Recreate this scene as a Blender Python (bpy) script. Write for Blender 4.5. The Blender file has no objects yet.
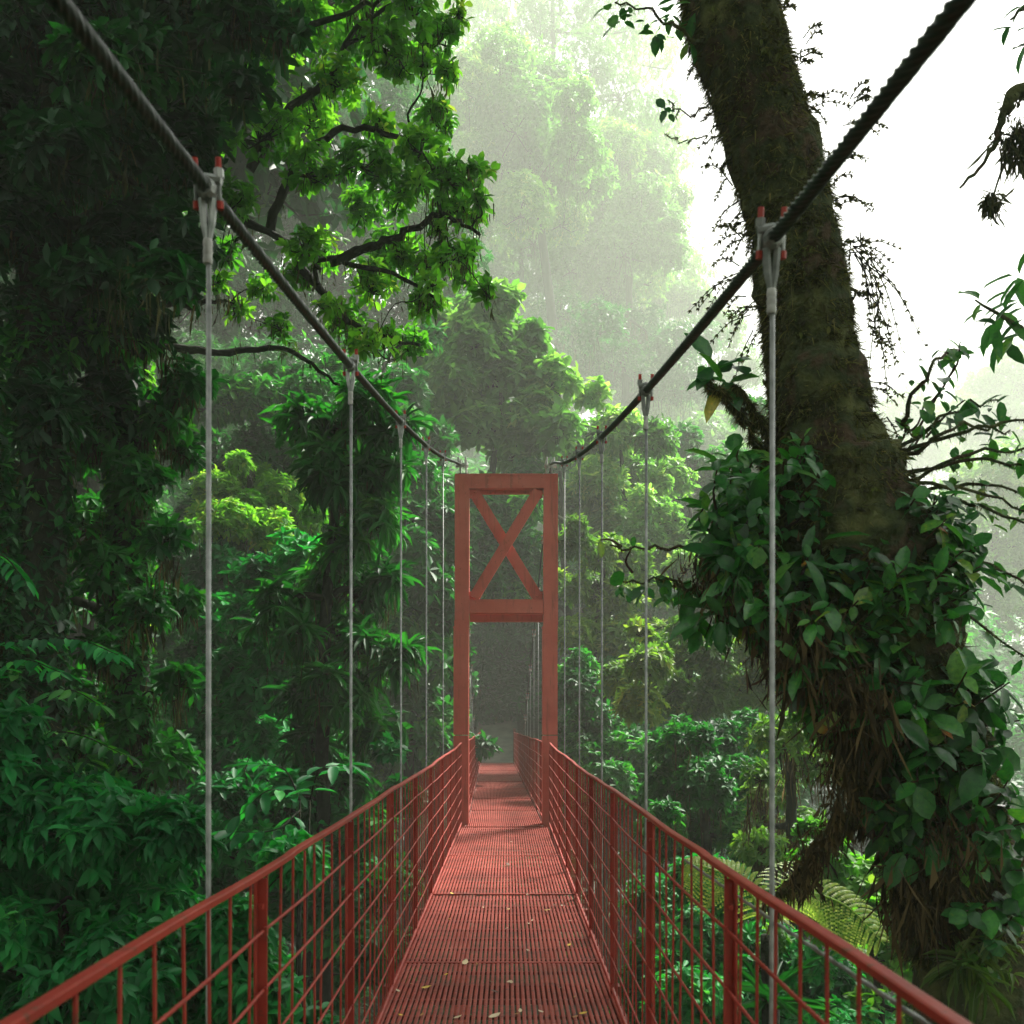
import bpy, math
import numpy as np
R = np.random.default_rng(11)
C = bpy.context.scene.collection
F, CX, CY, EYE = 984.0, 504.0, 718.0, 1.5
def P(px, py, Y):
    return np.array([(px - CX) / F * Y, Y, EYE + (CY - py) / F * Y])
def PL(lst): return np.array([P(*q) for q in lst])
def nrm(a): return a / np.maximum(np.linalg.norm(a, axis=-1, keepdims=True), 1e-9)
def smooth(a, b, x):
    t = np.clip((x - a) / (b - a), 0, 1); return t * t * (3 - 2 * t)
# ------------------------------------------------------------------ geometry
class Geo:
    def __init__(s): s.v = []; s.f = []; s.n = 0; s.r = []; s.q = []
    def add(s, V, faces, rnd=None, rib=None):
        V = np.asarray(V, float).reshape(-1, 3)
        for fa in faces:
            fa = np.asarray(fa, np.int64)
            if fa.size: s.f.append(fa + s.n)
        s.v.append(V); s.n += len(V)
        s.r.append(np.full(len(V), .5) if rnd is None else rnd)
        s.q.append(np.zeros(len(V)) if rib is None else rib)
        return s
    def box(s, c, size, rz=0, tilt=0):
        x, y, z = np.array(size) / 2
        V = np.array([[a, b, d] for a in (-x, x) for b in (-y, y) for d in (-z, z)])
        if tilt:
            ct, st = math.cos(tilt), math.sin(tilt)
            V = V @ np.array([[ct, 0, -st], [0, 1, 0], [st, 0, ct]])
        if rz:
            cr, sr = math.cos(rz), math.sin(rz)
            V = V @ np.array([[cr, sr, 0], [-sr, cr, 0], [0, 0, 1]])
        s.add(V + np.array(c), [[[0, 1, 3, 2], [4, 6, 7, 5], [0, 4, 5, 1], [2, 3, 7, 6], [0, 2, 6, 4], [1, 5, 7, 3]]])
        return s
    def tube(s, pts, rad, k=8, lobes=0, lobe=0, pitch=1, cap=True, noise=0, rnd=None, squash=None):
        pts = np.asarray(pts, float); n = len(pts)
        rad = np.full(n, rad) if np.isscalar(rad) else np.asarray(rad, float)
        T = nrm(np.gradient(pts, axis=0))
        ref = np.array([0, 0, 1.]) if abs(T[:, 2].mean()) < .8 else np.array([1., 0, 0])
        A = nrm(np.cross(T, ref)); B = np.cross(T, A)
        if lobes:
            seg = np.linalg.norm(np.diff(pts, axis=0), axis=1); L = np.concatenate([[0], np.cumsum(seg)])
        else: L = np.zeros(n)
        th = np.arange(k) / k * 2 * math.pi
        ang = th[None, :] + 0 * L[:, None]
        rr = rad[:, None] * np.ones((n, k))
        if lobes: rr = rr * (1 + lobe * np.cos(lobes * (th[None, :] - L[:, None] / pitch * 2 * math.pi)))
        if noise: rr = rr * (1 + noise * (R.random((n, k)) - .5) * 2)
        sx = 1 if squash is None else squash
        V = pts[:, None, :] + rr[..., None] * (np.cos(ang)[..., None] * A[:, None, :] * sx + np.sin(ang)[..., None] * B[:, None, :])
        i = np.arange(n - 1)[:, None] * k; j = np.arange(k)[None, :]; j2 = (j + 1) % k
        q = np.stack([i + j, i + j2, i + k + j2, i + k + j], -1).reshape(-1, 4)
        V = V.reshape(-1, 3); fs = [q]
        if cap:
            fs += [np.array([list(range(k))[::-1]]), np.array([[(n - 1) * k + a for a in range(k)]])]
        s.add(V, fs, rnd=None if rnd is None else np.full(len(V), rnd))
        return s
    def build(s, name, mat, parent=None, smooth_sh=True, loc=None):
        me = bpy.data.meshes.new(name)
        V = np.concatenate(s.v) if s.v else np.zeros((0, 3))
        if loc is not None: V = V - np.array(loc)
        cnt = np.concatenate([np.full(len(f), f.shape[1]) for f in s.f]) if s.f else np.zeros(0, int)
        lp = np.concatenate([f.reshape(-1) for f in s.f]) if s.f else np.zeros(0, int)
        me.vertices.add(len(V)); me.vertices.foreach_set('co', V.astype(np.float32).ravel())
        me.loops.add(len(lp)); me.loops.foreach_set('vertex_index', lp.astype(np.int32))
        me.polygons.add(len(cnt))
        me.polygons.foreach_set('loop_start', np.concatenate([[0], np.cumsum(cnt)[:-1]]).astype(np.int32))
        me.polygons.foreach_set('loop_total', cnt.astype(np.int32))
        me.polygons.foreach_set('use_smooth', np.full(len(cnt), smooth_sh))
        a = me.attributes.new('rnd', 'FLOAT', 'POINT'); a.data.foreach_set('value', np.concatenate(s.r).astype(np.float32))
        a = me.attributes.new('rib', 'FLOAT', 'POINT'); a.data.foreach_set('value', np.concatenate(s.q).astype(np.float32))
        me.update(calc_edges=True)
        me.materials.append(mat)
        o = bpy.data.objects.new(name, me); C.objects.link(o)
        if loc is not None: o.location = loc
        if parent is not None: o.parent = parent
        return o
def tag(o, label=None, cat=None, group=None, kind=None):
    if label: o['label'] = label
    if cat: o['category'] = cat
    if group: o['group'] = group
    if kind: o['kind'] = kind
    return o
def empty(name, loc=(0, 0, 0)):
    o = bpy.data.objects.new(name, None); C.objects.link(o); o.location = loc; o.empty_display_size = .2
    return o
# leaf templates: (verts[u,v,w], faces, rib)
T4 = (np.array([[0, 0, 0], [.42, .5, .05], [1, 0, -.1], [.42, -.5, .05]]), [[[0, 3, 2, 1]]], np.array([0, 1, 0, 1.]))
T5 = (np.array([[0, 0, 0], [.30, .40, .05], [.68, .46, .03], [1, 0, -.14], [.68, -.46, .03], [.30, -.40, .05]]), [[[0, 3, 2, 1], [0, 5, 4, 3]]], np.array([0, 1, 1, 0, 1, 1.]))
def _td(hw=(.3, .5, .36), curve=.22, fold=.07, petiole=.06):
    us = [petiole + .16, .5, .8]
    V = [[petiole, 0, 0]]; rb = [0.]
    for u, h in zip(us, hw):
        m = -curve * u * u
        V += [[u, h, m + fold], [u, 0, m], [u, -h, m + fold]]; rb += [1, 0, 1]
    V += [[1.02, 0, -curve * 1.1]]; rb += [.2]
    V += [[0, .012, 0], [0, -.012, 0]]; rb += [0, 0]
    f3 = [[0, 2, 1], [0, 3, 2], [7, 8, 10], [8, 9, 10], [11, 12, 0]]
    f4 = [[1, 2, 5, 4], [2, 3, 6, 5], [4, 5, 8, 7], [5, 6, 9, 8]]
    return (np.array(V, float), [f3, f4], np.array(rb))
TD = _td(); TN = _td((.4, .5, .3), .35, .1, .03)
def leaves(G, p, d, n, L, W, tm, rnd):
    V0, Fs, rb = tm; N = len(p); m = len(V0)
    d = nrm(d); side = nrm(np.cross(n, d)); nn = np.cross(d, side)
    L = np.broadcast_to(L, (N,)); W = np.broadcast_to(W, (N,))
    V = p[:, None, :] + d[:, None, :] * (V0[None, :, 0:1] * L[:, None, None]) + side[:, None, :] * (V0[None, :, 1:2] * W[:, None, None]) + nn[:, None, :] * (V0[None, :, 2:3] * L[:, None, None])
    off = (np.arange(N) * m)[:, None, None]
    fs = [(np.array(f)[None] + off).reshape(-1, len(f[0])) for f in Fs]
    G.add(V.reshape(-1, 3), fs, rnd=np.repeat(rnd, m), rib=np.tile(rb, N))
def rosettes(G, c, d, k, L, W, tm=T5, open_=(55, 95), droop=.25, stem=.0, lv=.3, tone=None, jit=.5):
    """k leaves around each twig tip c pointing along d"""
    c = np.repeat(np.asarray(c, float), k, 0); N = len(c); n0 = N // k
    d = nrm(np.repeat(np.asarray(d, float), k, 0))
    ref = nrm(R.normal(size=(n0, 3))); ref = np.repeat(ref, k, 0)
    a = nrm(np.cross(d, ref)); b = np.cross(d, a)
    i = np.tile(np.arange(k), n0)
    ph = i * 2.4 + R.normal(size=N) * .3
    op = np.radians(R.uniform(open_[0], open_[1], N))
    rad = a * np.cos(ph)[:, None] + b * np.sin(ph)[:, None]
    ld = nrm(d * np.cos(op)[:, None] + rad * np.sin(op)[:, None] + np.array([0, 0, -1.]) * droop * R.random((N, 1)) + R.normal(size=(N, 3)) * .12 * jit)
    ln = nrm(d * .6 + np.array([0, 0, .9]) + R.normal(size=(N, 3)) * .35 * jit)
    LL = L * (1 + lv * (R.random(N) * 2 - 1)); WW = LL * (W / L) * R.uniform(.85, 1.15, N)
    pos = c - d * (stem * (i / max(1, k - 1)) * R.uniform(.8, 1.2, N))[:, None]
    t = np.repeat(R.random(n0), k) * .6 + R.random(N) * .4
    if tone is not None: t = np.clip(np.repeat(tone, k) + (t - .5) * .5, 0, 1)
    leaves(G, pos, ld, ln, LL, WW, tm, t)
def sphere_dirs(n, zmin=-.35):
    z = R.uniform(zmin, 1, n); a = R.uniform(0, 2 * math.pi, n); r = np.sqrt(1 - z * z)
    return np.stack([r * np.cos(a), r * np.sin(a), z], -1)
def clump_tips(c, r, n, zmin=-.8, flat=.85):
    d = sphere_dirs(n, zmin)
    k = R.random(3) * 6
    lump = 1 + .22 * np.sin(d[:, 0] * 5 + k[0]) * np.sin(d[:, 1] * 5 + k[1]) + .12 * np.sin(d[:, 2] * 9 + k[2])
    rr = r * lump * (R.uniform(.28, 1, n) ** .5)
    p = np.asarray(c) + d * rr[:, None] * np.array([1, 1, flat])
    dr = nrm(d * np.array([.8, .8, .5]) + np.array([0, 0, .45]) + R.normal(size=(n, 3)) * .35)
    return p, dr
DM = 1.9
def clumps(G, cl, L, W, k=7, tm=T5, dens=1.0, TW=None, **kw):
    """cl: list of (centre, radius). TW collects the twigs"""
    for c, r in cl:
        n = int(max(6, DM * dens * 2.2 * r * r * 7.5 / (L * W * .6) / k))
        p, d = clump_tips(c, r, n)
        tone = np.clip(.5 + (R.random() - .5) * .5 + R.normal(size=n) * .1, 0, 1)
        rosettes(G, p, d, k, L, W, tm, tone=tone, **kw)
        if TW is not None:
            for i in R.choice(n, min(n, 9), replace=False):
                a = np.asarray(c) + np.array([0, 0, -.35 * r]); b = p[i]
                m = (a + b) / 2 + R.normal(size=3) * r * .12 + np.array([0, 0, -.08 * r])
                TW.tube([a, m, b], [r * .02 + .004, r * .012 + .003, .003], 4, cap=False)
def strands(G, p, n, ln, w, spread=.04, lean=.25):
    """hanging moss: thin blades falling from points p"""
    idx = R.integers(0, len(p), n); b = p[idx] + R.normal(size=(n, 3)) * spread
    L = ln * R.uniform(.25, 1, n) ** 1.5
    d = nrm(np.array([0, 0, -1.]) + R.normal(size=(n, 3)) * lean)
    s = nrm(R.normal(size=(n, 3)) * np.array([1, 1, .1]))
    ww = w * R.uniform(.5, 1.3, n)
    V = np.stack([b - s * ww[:, None], b + s * ww[:, None], b + d * L[:, None] * .6 + s * ww[:, None] * .7 + R.normal(size=(n, 3)) * .01, b + d * L[:, None]], 1)
    off = (np.arange(n) * 4)[:, None]
    G.add(V.reshape(-1, 3), [np.array([[0, 1, 2, 3]]) + off], rnd=np.repeat(R.random(n), 4))
def fuzz(G, pts, rad, n, ln, w, down=.3, ymax=None):
    """short moss blades standing out of a limb"""
    pts = np.asarray(pts, float); m = len(pts); t = R.uniform(0, m - 1.001, n); i = t.astype(int); f = (t - i)[:, None]
    c = pts[i] * (1 - f) + pts[i + 1] * f; rr = (np.asarray(rad)[i] * (1 - f[:, 0]) + np.asarray(rad)[i + 1] * f[:, 0])
    T = nrm(pts[i + 1] - pts[i]); o = nrm(np.cross(T, R.normal(size=(n, 3))))
    b = c + o * (rr * .97)[:, None]
    d = nrm(o * R.uniform(.3, 1, (n, 1)) + np.array([0, 0, -down]) + R.normal(size=(n, 3)) * .4)
    s = nrm(np.cross(d, R.normal(size=(n, 3)))); L = ln * R.uniform(.3, 1.2, n); ww = (w * R.uniform(.5, 1.3, n))[:, None]
    V = np.stack([b - s * ww, b + s * ww, b + d * L[:, None]], 1)
    G.add(V.reshape(-1, 3), [(np.array([[0, 1, 2]]) + (np.arange(n) * 3)[:, None])], rnd=np.repeat(R.random(n), 3))
def spline(pts, n):
    pts = np.asarray(pts, float); m = len(pts)
    if m < 3:
        t = np.linspace(0, 1, n)[:, None]; return pts[0] * (1 - t) + pts[-1] * t
    E = np.vstack([2 * pts[0] - pts[1], pts, 2 * pts[-1] - pts[-2]])
    u = np.linspace(0, m - 1 - 1e-6, n); i = u.astype(int); t = (u - i)[:, None]
    a, b, c, d = E[i], E[i + 1], E[i + 2], E[i + 3]
    return .5 * (2 * b + (c - a) * t + (2 * a - 5 * b + 4 * c - d) * t ** 2 + (3 * b - a - 3 * c + d) * t ** 3)
def limb(G, pts, r0, r1, n=14, k=7, noise=.12, wob=.0):
    p = spline(pts, n)
    if wob: p[1:-1] += R.normal(size=(n - 2, 3)) * wob
    r = np.linspace(r0, r1, n); G.tube(p, r, k, noise=noise)
    return p, r
# ------------------------------------------------------------------ materials
def newmat(name):
    m = bpy.data.materials.new(name); m.use_nodes = True; nt = m.node_tree; nt.nodes.clear()
    return m, nt, nt.nodes.new('ShaderNodeOutputMaterial')
def ramp(nt, stops):
    n = nt.nodes.new('ShaderNodeValToRGB'); cr = n.color_ramp
    while len(cr.elements) < len(stops): cr.elements.new(.5)
    for e, (p, c) in zip(cr.elements, stops): e.position = p; e.color = (*c, 1)
    return n
def leafmat(name, stops, tr=.35, rough=.5, rib=.25, spec=.28, mottle=0):
    m, nt, out = newmat(name); L = nt.links.new
    a = nt.nodes.new('ShaderNodeAttribute'); a.attribute_name = 'rnd'
    oi = nt.nodes.new('ShaderNodeObjectInfo')
    r = ramp(nt, stops); L(a.outputs['Fac'], r.inputs[0])
    b = nt.nodes.new('ShaderNodeAttribute'); b.attribute_name = 'rib'
    mx = nt.nodes.new('ShaderNodeMixRGB'); mx.blend_type = 'MULTIPLY'; mx.inputs[2].default_value = (1.5, 1.35, 1.3, 1)
    inv = nt.nodes.new('ShaderNodeMath'); inv.operation = 'MULTIPLY_ADD'; inv.inputs[1].default_value = -rib; inv.inputs[2].default_value = rib
    L(b.outputs['Fac'], inv.inputs[0]); L(inv.outputs[0], mx.inputs[0]); L(r.outputs[0], mx.inputs[1])
    p = nt.nodes.new('ShaderNodeBsdfPrincipled'); p.inputs['Roughness'].default_value = rough; p.inputs['Specular IOR Level'].default_value = spec
    if mottle:
        g = nt.nodes.new('ShaderNodeNewGeometry'); nz = nt.nodes.new('ShaderNodeTexNoise'); nz.inputs['Scale'].default_value = 45; nz.inputs['Detail'].default_value = 4; L(g.outputs['Position'], nz.inputs['Vector'])
        r2 = ramp(nt, [(.3, (.55, .6, .6)), (.5, (1, 1, 1)), (.62, (1.15, 1.1, .9)), (.70, (2.6, 1.2, .8))]); L(nz.outputs['Fac'], r2.inputs[0])
        m2 = nt.nodes.new('ShaderNodeMixRGB'); m2.blend_type = 'MULTIPLY'; m2.inputs[0].default_value = mottle; L(mx.outputs[0], m2.inputs[1]); L(r2.outputs[0], m2.inputs[2]); mx = m2
        bp = nt.nodes.new('ShaderNodeBump'); bp.inputs['Strength'].default_value = .5; bp.inputs['Distance'].default_value = .004; L(nz.outputs['Fac'], bp.inputs['Height']); L(bp.outputs[0], p.inputs['Normal'])
    L(mx.outputs[0], p.inputs['Base Color'])
    t = nt.nodes.new('ShaderNodeBsdfTranslucent')
    tc = nt.nodes.new('ShaderNodeMixRGB'); tc.blend_type = 'MULTIPLY'; tc.inputs[0].default_value = 1; tc.inputs[2].default_value = (1.9, 2.3, .8, 1)
    L(mx.outputs[0], tc.inputs[1]); L(tc.outputs[0], t.inputs['Color'])
    ms = nt.nodes.new('ShaderNodeMixShader'); ms.inputs[0].default_value = tr
    L(p.outputs[0], ms.inputs[1]); L(t.outputs[0], ms.inputs[2]); L(ms.outputs[0], out.inputs[0])
    return m
def noisemat(name, stops, scale=5, rough=.8, bump=.3, detail=6, spec=.3, stretch=(1, 1, 1), metal=0, bscale=None, bdist=.02):
    m, nt, out = newmat(name); L = nt.links.new
    tc = nt.nodes.new('ShaderNodeTexCoord'); mp = nt.nodes.new('ShaderNodeMapping'); mp.inputs['Scale'].default_value = stretch
    g = nt.nodes.new('ShaderNodeNewGeometry')
    L(g.outputs['Position'], mp.inputs[0])
    n = nt.nodes.new('ShaderNodeTexNoise'); n.inputs['Scale'].default_value = scale; n.inputs['Detail'].default_value = detail
    L(mp.outputs[0], n.inputs['Vector']); r = ramp(nt, stops); L(n.outputs['Fac'], r.inputs[0])
    p = nt.nodes.new('ShaderNodeBsdfPrincipled'); p.inputs['Roughness'].default_value = rough; p.inputs['Specular IOR Level'].default_value = spec
    p.inputs['Metallic'].default_value = metal
    L(r.outputs[0], p.inputs['Base Color'])
    if bump:
        n2 = nt.nodes.new('ShaderNodeTexNoise'); n2.inputs['Scale'].default_value = bscale or scale * 4; n2.inputs['Detail'].default_value = 5
        L(mp.outputs[0], n2.inputs['Vector']); b = nt.nodes.new('ShaderNodeBump'); b.inputs['Strength'].default_value = bump; b.inputs['Distance'].default_value = bdist
        L(n2.outputs['Fac'], b.inputs['Height']); L(b.outputs[0], p.inputs['Normal'])
    L(p.outputs[0], out.inputs[0])
    return m
def attrmat(name, stops, rough=.9, tr=0):
    m, nt, out = newmat(name); L = nt.links.new
    a = nt.nodes.new('ShaderNodeAttribute'); a.attribute_name = 'rnd'
    r = ramp(nt, stops); L(a.outputs['Fac'], r.inputs[0])
    p = nt.nodes.new('ShaderNodeBsdfPrincipled'); p.inputs['Roughness'].default_value = rough; p.inputs['Specular IOR Level'].default_value = .2
    L(r.outputs[0], p.inputs['Base Color'])
    if tr:
        t = nt.nodes.new('ShaderNodeBsdfTranslucent'); L(r.outputs[0], t.inputs['Color'])
        ms = nt.nodes.new('ShaderNodeMixShader'); ms.inputs[0].default_value = tr
        L(p.outputs[0], ms.inputs[1]); L(t.outputs[0], ms.inputs[2]); L(ms.outputs[0], out.inputs[0])
    else: L(p.outputs[0], out.inputs[0])
    return m
def paintmat(name, stops, scale, rough, streak=(1, 1, .12), rust=(.09, .035, .015), algae=(.03, .045, .02), rustlim=.66, algaelim=.62, spec=.35, wear=None):
    m, nt, out = newmat(name); L = nt.links.new; N = nt.nodes.new
    g = N('ShaderNodeNewGeometry')
    def noise(sc, st=(1, 1, 1), det=6, off=0):
        mp = N('ShaderNodeMapping'); mp.inputs['Scale'].default_value = st; mp.inputs['Location'].default_value = (off, off * 2, off * 3); L(g.outputs['Position'], mp.inputs[0])
        n = N('ShaderNodeTexNoise'); n.inputs['Scale'].default_value = sc; n.inputs['Detail'].default_value = det; n.inputs['Roughness'].default_value = .65; L(mp.outputs[0], n.inputs['Vector']); return n.outputs['Fac']
    r = ramp(nt, stops); L(noise(scale), r.inputs[0]); col = r.outputs[0]
    def over(col, fac, lo, hi, c, amt):
        mr = N('ShaderNodeMapRange'); mr.inputs[1].default_value = lo; mr.inputs[2].default_value = hi; mr.inputs[4].default_value = amt; L(fac, mr.inputs[0])
        mx = N('ShaderNodeMixRGB'); L(mr.outputs[0], mx.inputs[0]); L(col, mx.inputs[1]); mx.inputs[2].default_value = (*c, 1); return mx.outputs[0]
    col = over(col, noise(14, streak, 5, 3), algaelim - .08, algaelim + .08, algae, .45)
    col = over(col, noise(38, (1, 1, .6), 6, 7), rustlim - .03, rustlim + .03, rust, .8)
    if wear: col = over(col, noise(60, (1, 1, 1), 4, 11), .62, .70, wear, .6)
    p = N('ShaderNodeBsdfPrincipled'); p.inputs['Specular IOR Level'].default_value = spec; L(col, p.inputs['Base Color'])
    mr = N('ShaderNodeMapRange'); mr.inputs[3].default_value = rough - .18; mr.inputs[4].default_value = rough + .2; L(noise(6, (1, 1, 1), 5, 5), mr.inputs[0]); L(mr.outputs[0], p.inputs['Roughness'])
    bp = N('ShaderNodeBump'); bp.inputs['Strength'].default_value = .25; bp.inputs['Distance'].default_value = .003; L(noise(55, (1, 1, 1), 5, 9), bp.inputs['Height']); L(bp.outputs[0], p.inputs['Normal'])
    L(p.outputs[0], out.inputs[0]); return m
M = {}
M['red'] = paintmat('red_paint', [(.3, (.20, .018, .010)), (.5, (.29, .028, .016)), (.72, (.34, .045, .03))], 3.2, .5, (1, 1, 1), rustlim=.63, algaelim=.64)
M['tower'] = paintmat('tower_paint', [(.25, (.46, .085, .062)), (.5, (.57, .12, .092)), (.75, (.63, .16, .125))], 1.7, .5, (1, 1, .10), rustlim=.68, algaelim=.63)
M['deck'] = paintmat('deck_paint', [(.3, (.14, .024, .016)), (.45, (.24, .036, .024)), (.58, (.31, .052, .036)), (.74, (.38, .09, .065))], 2.1, .5, (1, 1, 1), rust=(.05, .02, .012), algae=(.06, .025, .015), rustlim=.60, algaelim=.57, wear=(.42, .13, .09), spec=.2)
M['deckdark'] = noisemat('deck_underframe', [(.3, (.10, .03, .022)), (.7, (.18, .05, .035))], 4, .8, .1)
M['steel'] = noisemat('galvanised_steel', [(.3, (.16, .18, .17)), (.7, (.36, .37, .36))], 30, .45, .1, metal=.6, spec=.5, bdist=.001)
M['galv'] = noisemat('weathered_zinc', [(.3, (.28, .28, .27)), (.7, (.50, .50, .48))], 25, .5, .1, metal=.1, spec=.5, bdist=.001)
M['cable'] = noisemat('greased_cable', [(.3, (.006, .012, .010)), (.7, (.02, .032, .026))], 20, .38, .1, metal=0, spec=.45, bdist=.001)
M['redtip'] = noisemat('red_tape', [(.3, (.28, .02, .015)), (.7, (.42, .05, .03))], 30, .5, 0)
M['bark'] = noisemat('mossy_bark', [(.25, (.012, .009, .006)), (.40, (.075, .05, .028)), (.48, (.03, .045, .014)), (.68, (.11, .12, .04))], 5, .95, .9, detail=8, bscale=24, bdist=.05)
M['barkdark'] = noisemat('dark_bark', [(.25, (.005, .006, .004)), (.55, (.014, .02, .010)), (.8, (.03, .045, .018))], 3, .95, .8, bscale=14, bdist=.05)
M['barkbrown'] = noisemat('brown_bark', [(.25, (.015, .010, .006)), (.5, (.05, .028, .014)), (.75, (.10, .06, .03))], 3, .9, .8, bscale=12, stretch=(1, 1, .35), bdist=.04)
M['soil'] = noisemat('forest_floor', [(.3, (.012, .010, .006)), (.5, (.02, .03, .012)), (.7, (.03, .055, .018))], .8, .95, .6, bscale=6, bdist=.2)
M['path'] = noisemat('trodden_path', [(.3, (.05, .06, .045)), (.7, (.11, .12, .09))], 2.5, .9, .4)
M['moss'] = attrmat('hanging_moss', [(0, (.02, .03, .010)), (.5, (.04, .055, .016)), (.85, (.08, .09, .028)), (1, (.14, .12, .045))], tr=.3)
M['mossbrown'] = attrmat('brown_moss', [(0, (.02, .018, .008)), (.5, (.06, .045, .018)), (1, (.15, .11, .045))], tr=.3)
M['mossgreen'] = attrmat('green_moss', [(0, (.02, .02, .008)), (.4, (.06, .06, .02)), (.8, (.11, .14, .03)), (1, (.26, .22, .07))], tr=.25)
G0 = [(0, (.004, .040, .012)), (.4, (.010, .095, .020)), (.75, (.022, .16, .026)), (1, (.07, .26, .03))]
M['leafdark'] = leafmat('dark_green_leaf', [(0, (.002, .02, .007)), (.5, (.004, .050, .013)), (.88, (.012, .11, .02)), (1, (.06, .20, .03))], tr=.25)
M['leafmid'] = leafmat('mid_green_leaf', G0)
M['leafblue'] = leafmat('blue_green_leaf', [(0, (.003, .06, .018)), (.5, (.008, .145, .035)), (.9, (.02, .25, .055)), (1, (.07, .34, .07))], tr=.32, rough=.5, spec=.2)
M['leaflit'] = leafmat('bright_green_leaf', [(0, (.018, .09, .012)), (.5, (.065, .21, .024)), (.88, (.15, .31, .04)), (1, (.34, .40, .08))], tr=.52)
M['leafyellow'] = leafmat('yellow_green_leaf', [(0, (.03, .09, .02)), (.45, (.07, .16, .03)), (.8, (.16, .25, .04)), (1, (.32, .33, .07))], tr=.4)
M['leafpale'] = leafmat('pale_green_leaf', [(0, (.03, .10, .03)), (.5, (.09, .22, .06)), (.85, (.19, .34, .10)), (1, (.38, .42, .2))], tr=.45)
M['leafgloss'] = leafmat('glossy_leaf', [(0, (.006, .045, .010)), (.35, (.014, .10, .022)), (.65, (.03, .165, .03)), (.86, (.08, .22, .035)), (.93, (.16, .25, .04)), (.965, (.28, .22, .04)), (.985, (.30, .12, .03)), (1, (.20, .07, .03))], tr=.3, rough=.34, rib=.7, spec=.5, mottle=.9)
M['fern'] = leafmat('fern_frond', [(0, (.12, .20, .05)), (.5, (.22, .30, .08)), (1, (.34, .38, .13))], tr=.4)
M['grass'] = leafmat('strap_leaf', [(0, (.03, .07, .015)), (.5, (.07, .12, .03)), (.9, (.13, .17, .05)), (1, (.25, .20, .09))], tr=.4)
M['fallen'] = attrmat('fallen_leaf', [(0, (.05, .03, .02)), (.3, (.35, .18, .10)), (.6, (.62, .45, .06)), (1, (.60, .52, .38))], rough=.6)
# ------------------------------------------------------------------ ground, path
def ground_z(x, y):
    z = -10 + 10 * smooth(17, 33, y) + .26 * np.clip(y - 33, 0, 20) + .5 * np.clip(y - 53, 0, 50) + .12 * np.clip(y - 103, 0, 400)
    z = z + .35 * np.clip(-x - 6, 0, 45) * smooth(-40, 10, y)
    z = z - (.35 * np.clip(x - 8, 0, 40) + .12 * np.clip(x - 30, 0, 60)) * (1 + .6 * smooth(50, 110, y))
    z = z + .5 * np.sin(x * .23 + 1) * np.sin(y * .19)*smooth(0,6,np.hypot(x,y-33)) + 10 * smooth(-16, -34, y)
    return z - .12 * smooth(3, 0, abs(x)) * smooth(30, 33, y)
def grid(xs, ys, zf):
    X, Y = np.meshgrid(xs, ys); V = np.stack([X, Y, zf(X, Y)], -1).reshape(-1, 3)
    nx, ny = len(xs), len(ys); i = (np.arange(ny - 1)[:, None] * nx + np.arange(nx - 1)[None]).ravel()
    return Geo().add(V, [np.stack([i, i + 1, i + nx + 1, i + nx], -1)])
s = np.linspace(-1, 1, 150); xs = np.sinh(s * 4) / math.sinh(4) * 300
ys = np.sinh(s * 4) / math.sinh(4) * 300 + 20
tag(grid(xs, ys, ground_z).build('ground', M['soil']), 'dark leaf-littered floor of the forested ravine', 'ground', kind='structure')
def path_z(x, y): return np.maximum(ground_z(x, y), -.15 + .28 * np.clip(y - 33, 0, 60)) + .09
tag(grid(np.linspace(-1.0, .5, 8), np.linspace(32.7, 48, 30), path_z).build('path', M['path']), 'pale trodden path beyond the end of the bridge', 'path', kind='structure')
# ------------------------------------------------------------------ bridge
TY = 13.9
def xc(y): return np.where(y < TY, -.03 + .0036 * y, .02 - .013 * (y - TY))
bridge = tag(empty('suspension_footbridge', (0, TY, 0)), 'narrow red steel suspension footbridge leading through a red tower into dark forest', 'bridge')
def bb(G, name, mat, parent=bridge, smooth_sh=False):
    o = G.build(name, M[mat], parent, smooth_sh)
    # keep world place: undo the parent chain's offset
    q = parent
    off = np.zeros(3)
    while q is not None: off += np.array(q.location); q = q.parent
    o.location = tuple(-off); return o
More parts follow.
